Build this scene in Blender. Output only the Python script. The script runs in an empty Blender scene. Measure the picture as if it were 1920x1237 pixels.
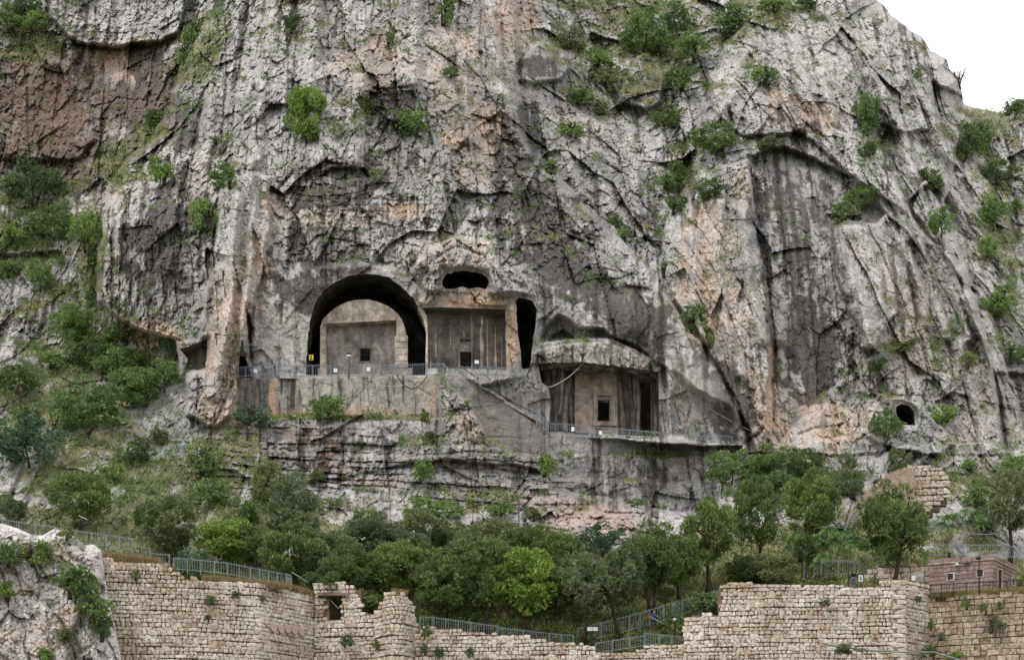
import bpy, math, random
import numpy as np
from mathutils import Vector, Matrix
random.seed(7); np.random.seed(7)
scene = bpy.context.scene
# ---------------------------------------------------------------- camera, sky, sun, exposure
F_PX = 3462.0; CX = 960.0; CY = 618.5; T0 = 0.3057; CAM_Y = 0.0; CAM_Z = 1.7
cam_data = bpy.data.cameras.new("camera"); cam = bpy.data.objects.new("camera", cam_data)
scene.collection.objects.link(cam); scene.camera = cam
cam_data.sensor_width = 36.0; cam_data.lens = 36.0 * F_PX / 1920.0
cam.location = (0, CAM_Y, CAM_Z); cam.rotation_euler = (math.radians(90), 0, 0)
cam_data.shift_y = T0 * F_PX / 1920.0
cam_data.clip_start = 0.5; cam_data.clip_end = 6000
SUN_EL, SUN_AZ = 58.0, 196.0       # overcast: the sun stands behind thin cloud, to the front left of the cliff
world = bpy.data.worlds.new("World"); scene.world = world; world.use_nodes = True
nt = world.node_tree; nt.nodes.clear()
wo = nt.nodes.new("ShaderNodeOutputWorld"); bg = nt.nodes.new("ShaderNodeBackground")
sky = nt.nodes.new("ShaderNodeTexSky"); sky.sky_type = 'NISHITA'; sky.sun_disc = False
sky.sun_elevation = math.radians(SUN_EL); sky.sun_rotation = math.radians(SUN_AZ)
cloud = nt.nodes.new("ShaderNodeMixRGB"); cloud.inputs[0].default_value = 0.92
cloud.inputs[2].default_value = (9.6, 9.5, 9.75, 1)
nt.links.new(sky.outputs[0], cloud.inputs[1]); nt.links.new(cloud.outputs[0], bg.inputs[0])
bg.inputs[1].default_value = 0.108
nt.links.new(bg.outputs[0], wo.inputs[0])
sd = bpy.data.lights.new("sun", 'SUN'); sd.energy = 1.15; sd.angle = math.radians(12); sd.color = (1, .97, .92)
so = bpy.data.objects.new("sun", sd); scene.collection.objects.link(so)
# light comes from the camera's side, high, a little from the left
so.rotation_euler = Vector((0.62, 0.50, -1.15)).to_track_quat('-Z', 'Y').to_euler()
scene.view_settings.view_transform = 'Standard'; scene.view_settings.look = 'None'
scene.view_settings.gamma = 1.0; scene.view_settings.use_curve_mapping = False
scene.view_settings.exposure = 0.52
scene.cycles.max_bounces = 6; scene.cycles.diffuse_bounces = 3; scene.cycles.glossy_bounces = 1
scene.cycles.use_denoising = True

def wpt(px, py, Y):
    """the world point seen at photograph pixel px, py at distance Y"""
    return (Y * (px - CX) / F_PX, Y, CAM_Z + Y * (T0 + (CY - py) / F_PX))

# ---------------------------------------------------------------- numpy noise
def _h(ix, iy, s):
    with np.errstate(over='ignore'):
        a = ix.astype(np.int64).astype(np.uint32) * np.uint32(374761393) + iy.astype(np.int64).astype(np.uint32) * np.uint32(668265263) + np.uint32((s * 2246822519 + 12345) & 0xffffffff)
        a ^= a >> np.uint32(13); a *= np.uint32(1274126177); a ^= a >> np.uint32(16); a *= np.uint32(2654435761); a ^= a >> np.uint32(15)
    return (a & np.uint32(0xffffff)).astype(np.float32) / np.float32(16777216.0)
def vn(x, y, s=0):
    x0 = np.floor(x); y0 = np.floor(y); fx = (x - x0).astype(np.float32); fy = (y - y0).astype(np.float32)
    fx = fx * fx * (3 - 2 * fx); fy = fy * fy * (3 - 2 * fy)
    a = _h(x0, y0, s); b = _h(x0 + 1, y0, s); c = _h(x0, y0 + 1, s); d = _h(x0 + 1, y0 + 1, s)
    return (a + (b - a) * fx) * (1 - fy) + (c + (d - c) * fx) * fy - 0.5
def fbm(x, y, o=4, s=0, g=0.5):
    r = 0; a = 1.0; t = 0
    for k in range(o):
        r = r + a * vn(x * 2 ** k + 17.3 * k, y * 2 ** k - 9.1 * k, s + k); t += a; a *= g
    return r / t * 2.0
def ridged(x, y, o=4, s=0):
    r = 0; a = 1.0; t = 0
    for k in range(o):
        r = r + a * (1 - np.abs(vn(x * 2 ** k + 5.3 * k, y * 2 ** k, s + k)) * 4); t += a; a *= 0.5
    return r / t
def worley(x, y, s=0, jit=0.9):
    x0 = np.floor(x); y0 = np.floor(y)
    f1 = np.full(x.shape, 9.0, np.float32); f2 = f1.copy(); idh = np.zeros(x.shape, np.float32)
    dx = np.zeros(x.shape, np.float32); dy = dx.copy(); i2 = dx.copy()
    for i in (-1, 0, 1):
        for j in (-1, 0, 1):
            cx = x0 + i; cy = y0 + j
            ax = (cx + 0.5 + (_h(cx, cy, s) - 0.5) * jit - x).astype(np.float32); ay = (cy + 0.5 + (_h(cx, cy, s + 1) - 0.5) * jit - y).astype(np.float32)
            d = np.sqrt(ax * ax + ay * ay); m = d < f1
            f2 = np.where(m, f1, np.minimum(f2, d)); f1 = np.where(m, d, f1)
            h = _h(cx, cy, s + 2); idh = np.where(m, h, idh)
            i2 = np.where(m, _h(cx, cy, s + 3), i2); dx = np.where(m, -ax, dx); dy = np.where(m, -ay, dy)
    return f1, f2, idh, i2, dx, dy
def blocks(x, y, s=0, tilt=1.0, crack=0.6, w=0.09, jit=.9):
    """fractured rock: every cell has a height and a tilt of its own, with a crack between cells"""
    f1, f2, a, b, dx, dy = worley(x, y, s, jit)
    g = (a * 7.13) % 1.0
    # the cells bulge a little, lean at random and mostly overhang at the foot (dy > 0 is the upper side)
    bul = 0.16 * (1 - np.clip(f1 * 1.25, 0, 1) ** 2)
    return (a - 0.5) + bul + tilt * (dx * (b - 0.5) * 3.0 + dy * (g - 0.70) * 1.7) - crack * np.clip(a * 2.2 - .5, 0, 1) * np.exp(-((f2 - f1) / w) ** 2)
def sstep(a, b, x):
    t = np.clip((x - a) / (b - a), 0, 1); return t * t * (3 - 2 * t)

# ---------------------------------------------------------------- 2-D shapes on the view grid
GX = np.arange(-70, 1991, 1.9, dtype=np.float32); GY = np.arange(-80, 1262, 1.9, dtype=np.float32)
NX, NY = len(GX), len(GY)
PX, PY = np.meshgrid(GX, GY)
def inside(poly, x, y):
    r = np.zeros(x.shape, bool); n = len(poly)
    for i in range(n):
        x1, y1 = poly[i]; x2, y2 = poly[(i + 1) % n]
        if y1 == y2: continue
        r ^= ((y1 > y) != (y2 > y)) & (x < (x2 - x1) * (y - y1) / (y2 - y1) + x1)
    return r
def seg_dist(pts, x, y, closed=False, near=False):
    best = np.full(x.shape, 1e9, np.float32); qx = x.copy(); qy = y.copy()
    n = len(pts); rng = range(n if closed else n - 1)
    for i in rng:
        x1, y1 = pts[i]; x2, y2 = pts[(i + 1) % n]; vx, vy = x2 - x1, y2 - y1; L = vx * vx + vy * vy + 1e-9
        t = np.clip(((x - x1) * vx + (y - y1) * vy) / L, 0, 1); cx = x1 + t * vx; cy = y1 + t * vy
        d = np.hypot(x - cx, y - cy); m = d < best
        best = np.where(m, d, best)
        if near: qx = np.where(m, cx, qx); qy = np.where(m, cy, qy)
    return (best, qx, qy) if near else best
def window(pts, pad):
    xs = [p[0] for p in pts]; ys = [p[1] for p in pts]
    i0 = max(0, int((min(xs) - pad - GX[0]) / 1.9)); i1 = min(NX, int((max(xs) + pad - GX[0]) / 1.9) + 2)
    j0 = max(0, int((min(ys) - pad - GY[0]) / 1.9)); j1 = min(NY, int((max(ys) + pad - GY[0]) / 1.9) + 2)
    return slice(j0, j1), slice(i0, i1)
WOBX = 6 * fbm(PX / 30, PY / 40, 4, 71); WOBY = 6 * fbm(PX / 30, PY / 40, 4, 75)
def poly_mask(poly, soft, wob=1.0):
    m = np.zeros(PX.shape, np.float32); w = window(poly, soft * 2 + 14)
    x = PX[w] + wob * WOBX[w]; y = PY[w] + wob * WOBY[w]
    d = seg_dist(poly, x, y, True); d = np.where(inside(poly, x, y), d, -d)
    m[w] = sstep(-soft, soft, d); return m
def crease(pts, wid, wob=1.0):
    m = np.zeros(PX.shape, np.float32); w = window(pts, wid * 3 + 14)
    d = seg_dist(pts, PX[w] + wob * WOBX[w], PY[w] + wob * WOBY[w]); m[w] = np.exp(-(d / wid) ** 2); return m
NB = fbm(PX / 34, PY / 34, 5, 31, .6)
def blob(cx, cy, rx, ry, rot=0, edge=0.45, rag=0.55):
    a = math.radians(rot); dx = PX - cx; dy = PY - cy
    u = (dx * math.cos(a) + dy * math.sin(a)) / rx; v = (-dx * math.sin(a) + dy * math.cos(a)) / ry
    return 1 - sstep(1 - edge, 1 + edge * .5, np.sqrt(u * u + v * v) + rag * NB)

# ---------------------------------------------------------------- the big form: distances of the terrain, in metres
CTRL = []
def row(py, *pairs): CTRL.extend((px, py, Y) for px, Y in pairs)
row(1300, (-100, 192), (600, 193), (1200, 193), (2020, 193))
row(1237, (-100, 194), (400, 195), (900, 195), (1300, 195.5), (1600, 196), (2020, 196))
row(1150, (-60, 198), (300, 198), (600, 199.5), (1000, 197.5), (1300, 198.5), (1600, 199), (1980, 200))
row(1100, (0, 200), (600, 203), (900, 203), (1300, 205), (1600, 202), (1900, 204))
row(1050, (0, 203), (300, 205), (600, 210), (1000, 211), (1400, 211), (1700, 207), (1950, 208))
row(1000, (0, 209), (300, 214), (600, 221), (1000, 225), (1350, 222), (1600, 218), (1950, 217))
row(950, (0, 216), (300, 220), (600, 228), (900, 230), (1200, 230), (1450, 227), (1700, 226), (1950, 226))
row(880, (0, 225), (200, 227), (500, 231), (800, 232.5), (1100, 233), (1350, 233), (1600, 236), (1900, 236))
row(800, (-60, 234), (200, 237), (400, 236.5), (600, 236), (900, 235.5), (1200, 236.5), (1500, 241), (1700, 242), (1950, 244))
row(700, (-60, 246), (200, 249), (350, 243), (500, 239.5), (700, 239.5), (900, 239.5), (1150, 241), (1400, 245), (1650, 246), (1950, 250))
row(600, (-60, 257), (150, 258), (450, 241.5), (700, 241.5), (1000, 241.5), (1200, 243), (1400, 249), (1650, 250), (1950, 257))
row(400, (-60, 271), (100, 272), (250, 255), (500, 248), (800, 247), (1000, 250), (1250, 260), (1500, 258), (1700, 262), (1950, 275))
row(200, (-60, 280), (200, 280), (420, 262), (700, 256), (950, 260), (1150, 277), (1300, 274), (1500, 270), (1700, 280), (1950, 292))
row(0, (-60, 290), (300, 288), (450, 275), (700, 268), (950, 276), (1200, 300), (1400, 292), (1600, 294), (1950, 300))
row(-90, (-60, 296), (450, 281), (700, 275), (1000, 290), (1400, 305), (1950, 312))
C = np.array(CTRL, np.float64)
def _phi(r2): return np.where(r2 > 1e-12, r2 * np.log(np.maximum(r2, 1e-12)), 0)
_x = C[:, 0] / 1000; _y = C[:, 1] / 700
K = _phi((_x[:, None] - _x) ** 2 + (_y[:, None] - _y) ** 2) + np.eye(len(C)) * 0.004
Pm = np.c_[np.ones(len(C)), _x, _y]
A_ = np.block([[K, Pm], [Pm.T, np.zeros((3, 3))]]); W_ = np.linalg.solve(A_, np.r_[C[:, 2], 0, 0, 0])
cgx = np.linspace(GX[0], GX[-1], 130); cgy = np.linspace(GY[0], GY[-1], 90)
mx, my = np.meshgrid(cgx / 1000, cgy / 700)
coarse = W_[-3] + W_[-2] * mx + W_[-1] * my
for k in range(len(C)): coarse = coarse + W_[k] * _phi((mx - _x[k]) ** 2 + (my - _y[k]) ** 2)
def upsample(c):
    fx = (GX - cgx[0]) / (cgx[1] - cgx[0]); fy = (GY - cgy[0]) / (cgy[1] - cgy[0])
    ix = np.clip(fx.astype(int), 0, c.shape[1] - 2); iy = np.clip(fy.astype(int), 0, c.shape[0] - 2)
    tx = (fx - ix)[None, :]; ty = (fy - iy)[:, None]; ix = ix[None, :]; iy = iy[:, None]
    return ((c[iy, ix] * (1 - tx) + c[iy, ix + 1] * tx) * (1 - ty) + (c[iy + 1, ix] * (1 - tx) + c[iy + 1, ix + 1] * tx) * ty).astype(np.float32)
YB = upsample(coarse)
WX = YB * (PX - CX) / F_PX; WZ = YB * (T0 + (CY - PY) / F_PX)

# skyline, top of everything
SKYLINE = [(1990, 183), (1918, 187), (1898, 200), (1882, 213), (1850, 208), (1815, 200), (1808, 196), (1803, 170), (1798, 148), (1780, 130), (1776, 112), (1762, 104), (1745, 96), (1728, 70), (1712, 62),
           (1690, 42), (1672, 30), (1655, 8), (1640, -2), (1636, -30), (1630, -85)]
SKY = SKYLINE + [(2100, -85), (2100, 183)]

# regions that stand forward (+) or back (-), metres, softness in px
out = np.zeros(PX.shape, np.float32)
STEPS = [
 (-2.6, 3, [(1408, 290), (1470, 275), (1600, 330), (1660, 400), (1640, 420), (1562, 425), (1560, 480), (1590, 580), (1640, 660), (1600, 700), (1520, 760), (1460, 830), (1444, 820), (1452, 640), (1422, 450)]),
 (-9.0, 5, [(-90, -90), (392, -90), (392, 15), (372, 70), (345, 112), (322, 200), (285, 262), (245, 295), (215, 335), (197, 400), (187, 480), (188, 560), (210, 590), (250, 612), (300, 632), (340, 640), (340, 700), (200, 760), (-90, 820)]),
 (2.6, 5, [(405, 800), (352, 780), (352, 700), (372, 640), (392, 520), (410, 400), (430, 300), (470, 330), (505, 330), (507, 430), (480, 560), (466, 640), (462, 700), (430, 780)]),
 (-5.0, 7, [(960, -90), (968, 60), (972, 160), (985, 270), (1015, 300), (1060, 350), (1110, 400), (1165, 450), (1215, 505), (1250, 560), (1282, 600), (1320, 650), (1355, 710), (1385, 770), (1402, 850), (1990, 850), (1990, -90)]),
 (4.5, 5, [(1262, 440), (1290, 400), (1306, 310), (1318, 210), (1350, 110), (1382, 60), (1440, -20), (1470, -90), (1660, -90), (1660, 20), (1720, 75), (1745, 140), (1758, 230), (1790, 300), (1770, 380), (1850, 640), (1880, 850), (1420, 850), (1370, 730), (1300, 610), (1258, 560), (1248, 490)]),
 (3.2, 3, [(1402, 300), (1414, 450), (1436, 560), (1448, 640), (1440, 760), (1430, 850), (1200, 850), (1230, 560), (1245, 420), (1300, 330)]),
 (-3.5, 4, [(1745, 150), (1757, 240), (1790, 305), (1740, 345), (1700, 380), (1725, 430), (1800, 500), (1850, 640), (1900, 800), (1990, 850), (1990, 100), (1820, 190)]),
 (-7, 6, [(1815, 200), (1808, 240), (1790, 290), (1810, 320), (1850, 340), (1885, 400), (1912, 480), (1990, 560), (1990, 100)]),
 (2.6, 3, [(1560, 425), (1590, 410), (1625, 430), (1650, 520), (1668, 600), (1640, 655), (1612, 650), (1585, 560), (1562, 490)]),
 (2.2, 3, [(1730, 345), (1770, 320), (1830, 335), (1880, 410), (1905, 500), (1935, 560), (1990, 700), (1860, 700), (1800, 520), (1740, 430), (1712, 390)]),
 (2.0, 3, [(1608, 85), (1640, 75), (1690, 100), (1710, 160), (1738, 240), (1700, 250), (1650, 230), (1610, 160)]),
 (1.8, 3, [(1340, 150), (1420, 110), (1500, 150), (1560, 240), (1640, 270), (1700, 400), (1600, 330), (1500, 250), (1395, 255), (1330, 200)]),
 (3.0, 4, [(975, 115), (990, 90), (1020, 80), (1055, 95), (1068, 130), (1050, 150), (1000, 158), (975, 150)]),
 (2.6, 4, [(1162, 190), (1180, 130), (1205, 103), (1235, 110), (1250, 150), (1240, 190), (1215, 205)]),
 (4.0, 4, [(90, -90), (94, 35), (130, 70), (150, 78), (210, 88), (300, 75), (332, 60), (345, 20), (340, -90)]),
 (2.0, 6, [(-90, 110), (60, 100), (130, 120), (165, 180), (180, 260), (150, 300), (60, 300), (-90, 290)]),
 (-1.8, 3, [(600, 330), (620, 312), (680, 315), (690, 330), (640, 340)]),
 (2.2, 4, [(770, 510), (800, 470), (850, 440), (920, 455), (945, 520), (1000, 560), (960, 570), (900, 545), (840, 545), (800, 550)]),
 (-1.5, 5, [(-90, 480), (120, 470), (160, 560), (130, 660), (-90, 665)]),
 (0.0, 2, [(1030, 858), (1200, 850), (1335, 862), (1336, 900), (1320, 940), (1270, 965), (1180, 940), (1100, 925), (1035, 910)]),
 (1.1, 3, [(500, 845), (560, 800), (700, 788), (720, 800), (725, 815), (820, 830), (830, 860), (600, 900), (480, 905), (440, 880), (400, 880), (420, 830)]),
 (1.5, 3, [(822, 700), (828, 860), (950, 870), (1026, 880), (1026, 802), (950, 770), (860, 700)]),
 (1.4, 5, [(1480, 840), (1500, 790), (1545, 770), (1545, 850)]),
 (2.5, 4, [(1640, 860), (1700, 830), (1745, 850), (1700, 900), (1640, 900)]),
 (2.0, 4, [(1625, 760), (1650, 740), (1700, 745), (1740, 775), (1790, 830), (1760, 850), (1680, 840), (1625, 820)]),
]
for amt, soft, poly in STEPS: out += 1.35 * amt * poly_mask(poly, soft)
CREASES = [
 (4.5, 7, [(388, 25), (366, 75), (338, 118), (314, 205), (278, 268), (238, 302), (206, 345), (190, 405), (180, 482), (180, 560), (205, 600)]),
 (2.6, 3, [(1735, 350), (1770, 480), (1815, 600), (1840, 680)]), (2.6, 3, [(1700, 400), (1745, 520), (1775, 620), (1785, 690)]), (2.2, 3, [(1755, 430), (1795, 540), (1830, 640)]), (2.2, 3, [(1810, 440), (1820, 520), (1842, 600)]),
 (3, 4, [(1860, 560), (1890, 680), (1905, 800), (1915, 860)]), (2.6, 3, [(1830, 590), (1865, 700), (1882, 800), (1885, 860)]), (2.4, 3, [(1800, 700), (1830, 800), (1842, 870)]), (2.0, 3, [(1715, 600), (1755, 720), (1790, 800)]),
 (2.2, 3, [(1310, 380), (1300, 480), (1290, 560)]), (2.0, 2.5, [(1380, 400), (1395, 520), (1385, 590)]), (1.8, 2.5, [(1345, 450), (1352, 560), (1345, 620)]), (2.0, 3, [(1420, 100), (1440, 180), (1500, 260)]), (2.4, 3, [(1500, 60), (1560, 170), (1600, 260)]),
 (2.4, 3, [(1550, 40), (1620, 150), (1655, 265)]), (2, 3, [(1460, 0), (1480, 120)]), (2.4, 3, [(560, -40), (552, 120), (545, 255)]), (2, 3, [(740, 20), (745, 160)]), (2.4, 3, [(862, 10), (850, 150), (882, 250)]), (2, 3, [(900, -20), (905, 140), (935, 250)]),
 (2.4, 4, [(470, -30), (442, 150), (432, 340)]), (2, 3, [(620, 20), (612, 190)]), (2, 3, [(940, -20), (945, 150)]), (2, 3, [(380, 200), (360, 300), (330, 380)]), (2.2, 3, [(690, 250), (680, 400)]), (1.8, 3, [(800, 200), (815, 330), (800, 430)]), (2, 3, [(1650, 330), (1700, 470), (1716, 560)]),
 (4.0, 14, [(985, 280), (1040, 330), (1105, 392), (1160, 440), (1212, 495)]),
 (4.0, 10, [(1235, 440), (1265, 400), (1283, 330), (1290, 260)]),
 (6.0, 6, [(1212, 445), (1228, 465), (1246, 492)]),
 (3.5, 4, [(1404, 290), (1418, 440), (1440, 560), (1452, 640), (1450, 760), (1440, 835)]),
 (3.5, 4, [(1450, 640), (1447, 700), (1437, 800), (1400, 830)]),
 (3.0, 6, [(1690, 180), (1745, 300), (1770, 420), (1812, 540), (1850, 640)]),
 (3.0, 6, [(965, 50), (973, 120), (968, 175), (985, 270)]),
 (2.5, 3, [(507, 420), (490, 520), (466, 600), (472, 690)]),
 (5.0, 4, [(466, 595), (470, 640)]),
 (2.5, 3, [(400, 800), (440, 700), (455, 640)]),
 (3.5, 5, [(135, 75), (160, 86), (220, 92), (290, 84), (325, 72)]),
 (3.0, 4, [(560, 255), (545, 330), (520, 360)]),
 (2.0, 3, [(822, 705), (818, 780), (822, 850)]),
 (1.6, 2.4, [(1247, 690), (1275, 730), (1297, 780), (1310, 815)]),
 (1.0, 3, [(1340, 670), (1372, 740), (1398, 800), (1410, 835)]),
 (1.5, 3, [(700, 372), (740, 378), (790, 375)]),
 (2.0, 3, [(700, 165), (740, 168), (790, 163)]),
 (1.8, 3, [(820, 478), (860, 462), (905, 478), (940, 530)]),
 (1.6, 3, [(1500, 812), (1540, 803), (1580, 795)]),
 (2.5, 3, [(1540, 210), (1552, 240)]),
 (2.5, 5, [(280, 640), (300, 650)]),
 (2.0, 4, [(1380, 30), (1400, 100), (1450, 160)]),
 (2.2, 5, [(1590, 20), (1600, 120), (1640, 220), (1680, 300)]),
 (2.2, 3, [(1660, 420), (1700, 500), (1722, 600), (1740, 700)]),
 (2.0, 3, [(1690, 400), (1740, 500), (1762, 590), (1790, 680)]),
 (2.2, 3, [(1560, 430), (1578, 520), (1600, 590), (1618, 650)]),
 (2.6, 4, [(1360, 180), (1375, 230), (1352, 262)]),
 (1.8, 2.5, [(1180, 445), (1150, 420), (1110, 392)]),
]
for d, w, pts in CREASES: out -= .42 * d * crease(pts, w)
RIBS = [  # upright ribs of rock: height in metres, width in px, line
 (2.2, 13, [(1566, 440), (1595, 520), (1618, 577), (1630, 640)]), (1.8, 7, [(1691, 450), (1717, 515), (1742, 606)]), (1.8, 7, [(1727, 455), (1749, 541), (1778, 630)]), (2.0, 9, [(1766, 440), (1789, 523), (1816, 634)]),
 (2.0, 9, [(1820, 560), (1855, 654), (1895, 759), (1905, 840)]), (1.6, 7, [(1847, 588), (1880, 680), (1915, 800)]), (1.6, 8, [(1800, 640), (1825, 740), (1850, 840)]), (1.8, 9, [(1298, 440), (1302, 560), (1318, 640)]), (2.0, 10, [(1395, 400), (1407, 540), (1432, 640)]), (1.6, 9, [(1350, 380), (1345, 480), (1360, 600), (1390, 700)]),
 (2.2, 10, [(1632, 140), (1684, 226), (1717, 330)]), (2.0, 9, [(1709, 150), (1753, 235), (1781, 299)]), (1.8, 11, [(1475, 80), (1495, 130), (1520, 190)]), (1.8, 9, [(1539, 140), (1563, 226)]), (1.8, 9, [(1676, 340), (1705, 445)]), (2.2, 12, [(1757, 320), (1818, 404), (1880, 500)]), (1.6, 9, [(1400, 100), (1380, 170), (1345, 220)]),
 (1.8, 10, [(446, 370), (432, 560), (400, 740)]), (1.2, 6, [(480, 330), (470, 480), (445, 690)]), (1.6, 12, [(520, -30), (495, 130), (480, 300)]), (1.6, 12, [(592, -30), (582, 230)]), (1.5, 12, [(680, 40), (665, 300)]), (1.8, 9, [(915, -20), (935, 150), (985, 285)]), (1.4, 9, [(868, 120), (880, 260)]), (1.4, 10, [(780, -20), (775, 160)]), (1.3, 9, [(250, 300), (225, 380), (215, 480)]), (1.2, 10, [(400, 150), (385, 300)]), (1.3, 8, [(1110, 290), (1150, 390), (1200, 440)]), (1.4, 9, [(1180, 250), (1200, 400)]), (1.2, 8, [(1060, 290), (1085, 360)])]
ribm = np.zeros(PX.shape, np.float32)
for amt, w, pts in RIBS:
    k = crease(pts, w * 1.1, .8); out += 1.7 * amt * k; ribm = np.maximum(ribm, k)
BULGES = [(2.4, 1060, 560, 80, 60, 25), (2.2, 1190, 600, 70, 55, 30), (1.5, 620, 430, 140, 90, 0), (1.6, 830, 480, 80, 40, 0), (2.0, 1320, 700, 60, 90, -35), (1.6, 300, 460, 90, 120, 10),
          (1.4, 880, 770, 60, 50, 0), (1.5, 1500, 480, 70, 170, -10), (2.0, 60, 560, 80, 60, 0), (1.5, 1120, 655, 110, 14, 5), (2.0, 700, 150, 110, 30, 0)]
for amt, cx, cy, rx, ry, rot in BULGES: out += amt * blob(cx, cy, rx, ry, rot, .9, .15)
# hollow above the hood of the lower tomb, and under the big overhang on the left
out -= 3.4 * poly_mask([(998, 655), (1010, 640), (1022, 612), (1048, 592), (1072, 602), (1085, 615), (1130, 618), (1150, 636), (1185, 645), (1215, 668), (1240, 686), (1210, 676), (1185, 662), (1140, 643), (1100, 643), (1060, 647)], 5, .4)
out -= 2.5 * poly_mask([(1022, 645), (1035, 627), (1058, 618), (1075, 632), (1074, 646)], 3, .2)

# ---------------------------------------------------------------- masks of character
slope = np.maximum.reduce([poly_mask(p, 10) for p in (
    [(-90, 700), (60, 660), (200, 650), (345, 660), (350, 790), (400, 850), (480, 910), (620, 915), (760, 905), (900, 960), (1000, 990), (1180, 1000), (1290, 960), (1340, 930), (1420, 880), (1520, 850), (1640, 900), (1760, 890), (1990, 880), (1990, 1300), (-90, 1300)],
    [(-90, 330), (60, 320), (180, 350), (185, 480), (190, 600), (120, 640), (-90, 480)])])
def union(lst, **k): return np.clip(np.maximum.reduce([v * blob(cx, cy, rx, ry, rot, **k) for cx, cy, rx, ry, rot, v in lst]), 0, 1)
smooth = union([(1090, 590, 130, 75, 25, .8), (1210, 610, 95, 80, 35, .85), (1340, 740, 55, 130, -32, .9), (1500, 400, 95, 170, -8, .75), (1500, 620, 80, 150, -5, .8), (560, 560, 80, 60, 0, .6), (530, 640, 55, 50, 0, .6),
                (985, 790, 55, 70, 30, .85), (1020, 120, 48, 42, 0, .8), (1210, 150, 40, 50, 0, .6), (300, 460, 80, 130, 15, .35), (1180, 900, 150, 50, 0, .6), (620, 820, 170, 40, 0, .45), (1670, 500, 40, 120, -12, .55),
                (1520, 790, 50, 70, 0, .7), (100, 210, 90, 80, 0, .4), (1690, 870, 50, 30, 0, .5), (230, 150, 70, 60, 0, .5), (500, 540, 40, 150, 8, .5), (1700, 800, 60, 40, 0, .2), (790, 800, 50, 40, 0, .6)])
strata = union([(650, 880, 330, 80, 4, 1), (930, 900, 160, 80, 8, .9), (1100, 980, 200, 45, 5, .5), (880, 250, 0.1, .1, 0, 0), (640, 360, 130, 60, 0, .55), (200, 60, 120, 60, 0, .5), (280, 620, 110, 40, 15, .6), (400, 930, 120, 60, 0, .5)])
ribs = union([(1780, 480, 190, 340, -18, 1), (1500, 160, 170, 170, -20, .6), (1340, 560, 110, 260, -5, .7), (450, 500, 60, 260, 8, .8), (900, 100, 120, 110, 0, .7), (1620, 530, 60, 140, -15, .8)])

# ---------------------------------------------------------------- relief at every scale, in metres of rock
wx = WX + .9 * fbm(WX / 5, WZ / 5, 3, 11); wz = WZ + .9 * fbm(WX / 5, WZ / 5, 3, 15)
sx = WX + .22 * fbm(WX / 1.1, WZ / 1.1, 3, 12); sz = WZ + .22 * fbm(WX / 1.1, WZ / 1.1, 3, 16)
ra = math.radians(17); rx_ = WX * math.cos(ra) + WZ * math.sin(ra); rz_ = -WX * math.sin(ra) + WZ * math.cos(ra)
rx_ = rx_ + .5 * fbm(WX / 3, WZ / 4, 3, 19)
jx = WX + .10 * WZ + .5 * fbm(WX / 4, WZ / 7, 3, 113)
big = 1.3 * blocks(wx / 8.5, wz / 13, 101, 1.6, .15, .05) + 2.6 * fbm(WX / 10, WZ / 16, 3, 104) + 1.5 * blocks(jx / 5.2, wz / 22, 103, .8, .2, .04, .5)
big_r = 2.1 * blocks(rx_ / 3.4, rz_ / 24, 107, .8, .1, .05, .5) + 2.0 * fbm(rx_ / 6, rz_ / 20, 3, 108)
med = 0.62 * blocks(wx / 1.7 + 3, wz / 3.0, 111, 1.1, .3, .07) + .85 * blocks(jx / 2.3, wz / 15, 115, .7, .5, .05, .5)
med_r = .95 * blocks(rx_ / 1.6, rz_ / 9.0, 121, .8, .15, .07, .5)
small = 0.42 * blocks(sx / 0.70, sz / 1.25 + 5, 131, 1.0, .4, .1) + .20 * blocks(sx / 0.40, sz / 0.6 + 5, 133, 1.0, .3, .1)
rsx = sx * math.cos(ra) + sz * math.sin(ra); rsz = -sx * math.sin(ra) + sz * math.cos(ra)
small_r = 0.40 * blocks(rsx / 0.75, rsz / 1.5, 135, .9, .5, .1) + .24 * blocks(rsx / 0.42, rsz / 0.6, 137, 1.0, .3, .1)
fine = 0.17 * fbm(sx / 0.7, sz / 0.7, 4, 141, .65)
rid = 0.18 * (ridged(wx / 2.8, wz / 2.8, 4, 151) - .3)
zz = WZ + 1.3 * fbm(WX / 14, WZ / 5, 3, 161) + 0.05 * WX
lay = zz / 1.05; li = np.floor(lay); lf = lay - li
amp_l = _h(li, np.zeros_like(li) + np.floor(WX / 5 + 2 * fbm(WX / 9, WZ / 9, 2, 163)), 5)
ledge = (amp_l - .5) * 1.1 + 0.42 * np.sin(np.clip(lf, 0, 1) * math.pi) ** 0.6 - 0.3 * lf
smallx = 0.30 * blocks(wx / 1.7, zz / 0.55, 171, .8, .7, .10)
ks = (1 - .88 * smooth)
rough = (big * (1 - ribs) + big_r * ribs) * (1 - .75 * smooth) + (med * (1 - ribs) + med_r * ribs) * ks * (1 - .5 * strata) + (small * (1 - .8 * ribs) + small_r * .8 * ribs) * ks + fine * (1 - .55 * smooth) + rid * ks * (1 - .5 * strata)
rough += strata * (ledge + smallx)
rough += 0.10 * fbm(WX / .45, WZ / 1.2, 3, 181)
low = sstep(985, 1060, PY)
rough = rough * (1 - .35 * slope) - low * (big * .55 + 0) + 0
rough = rough * (1 - .55 * low)
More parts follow.
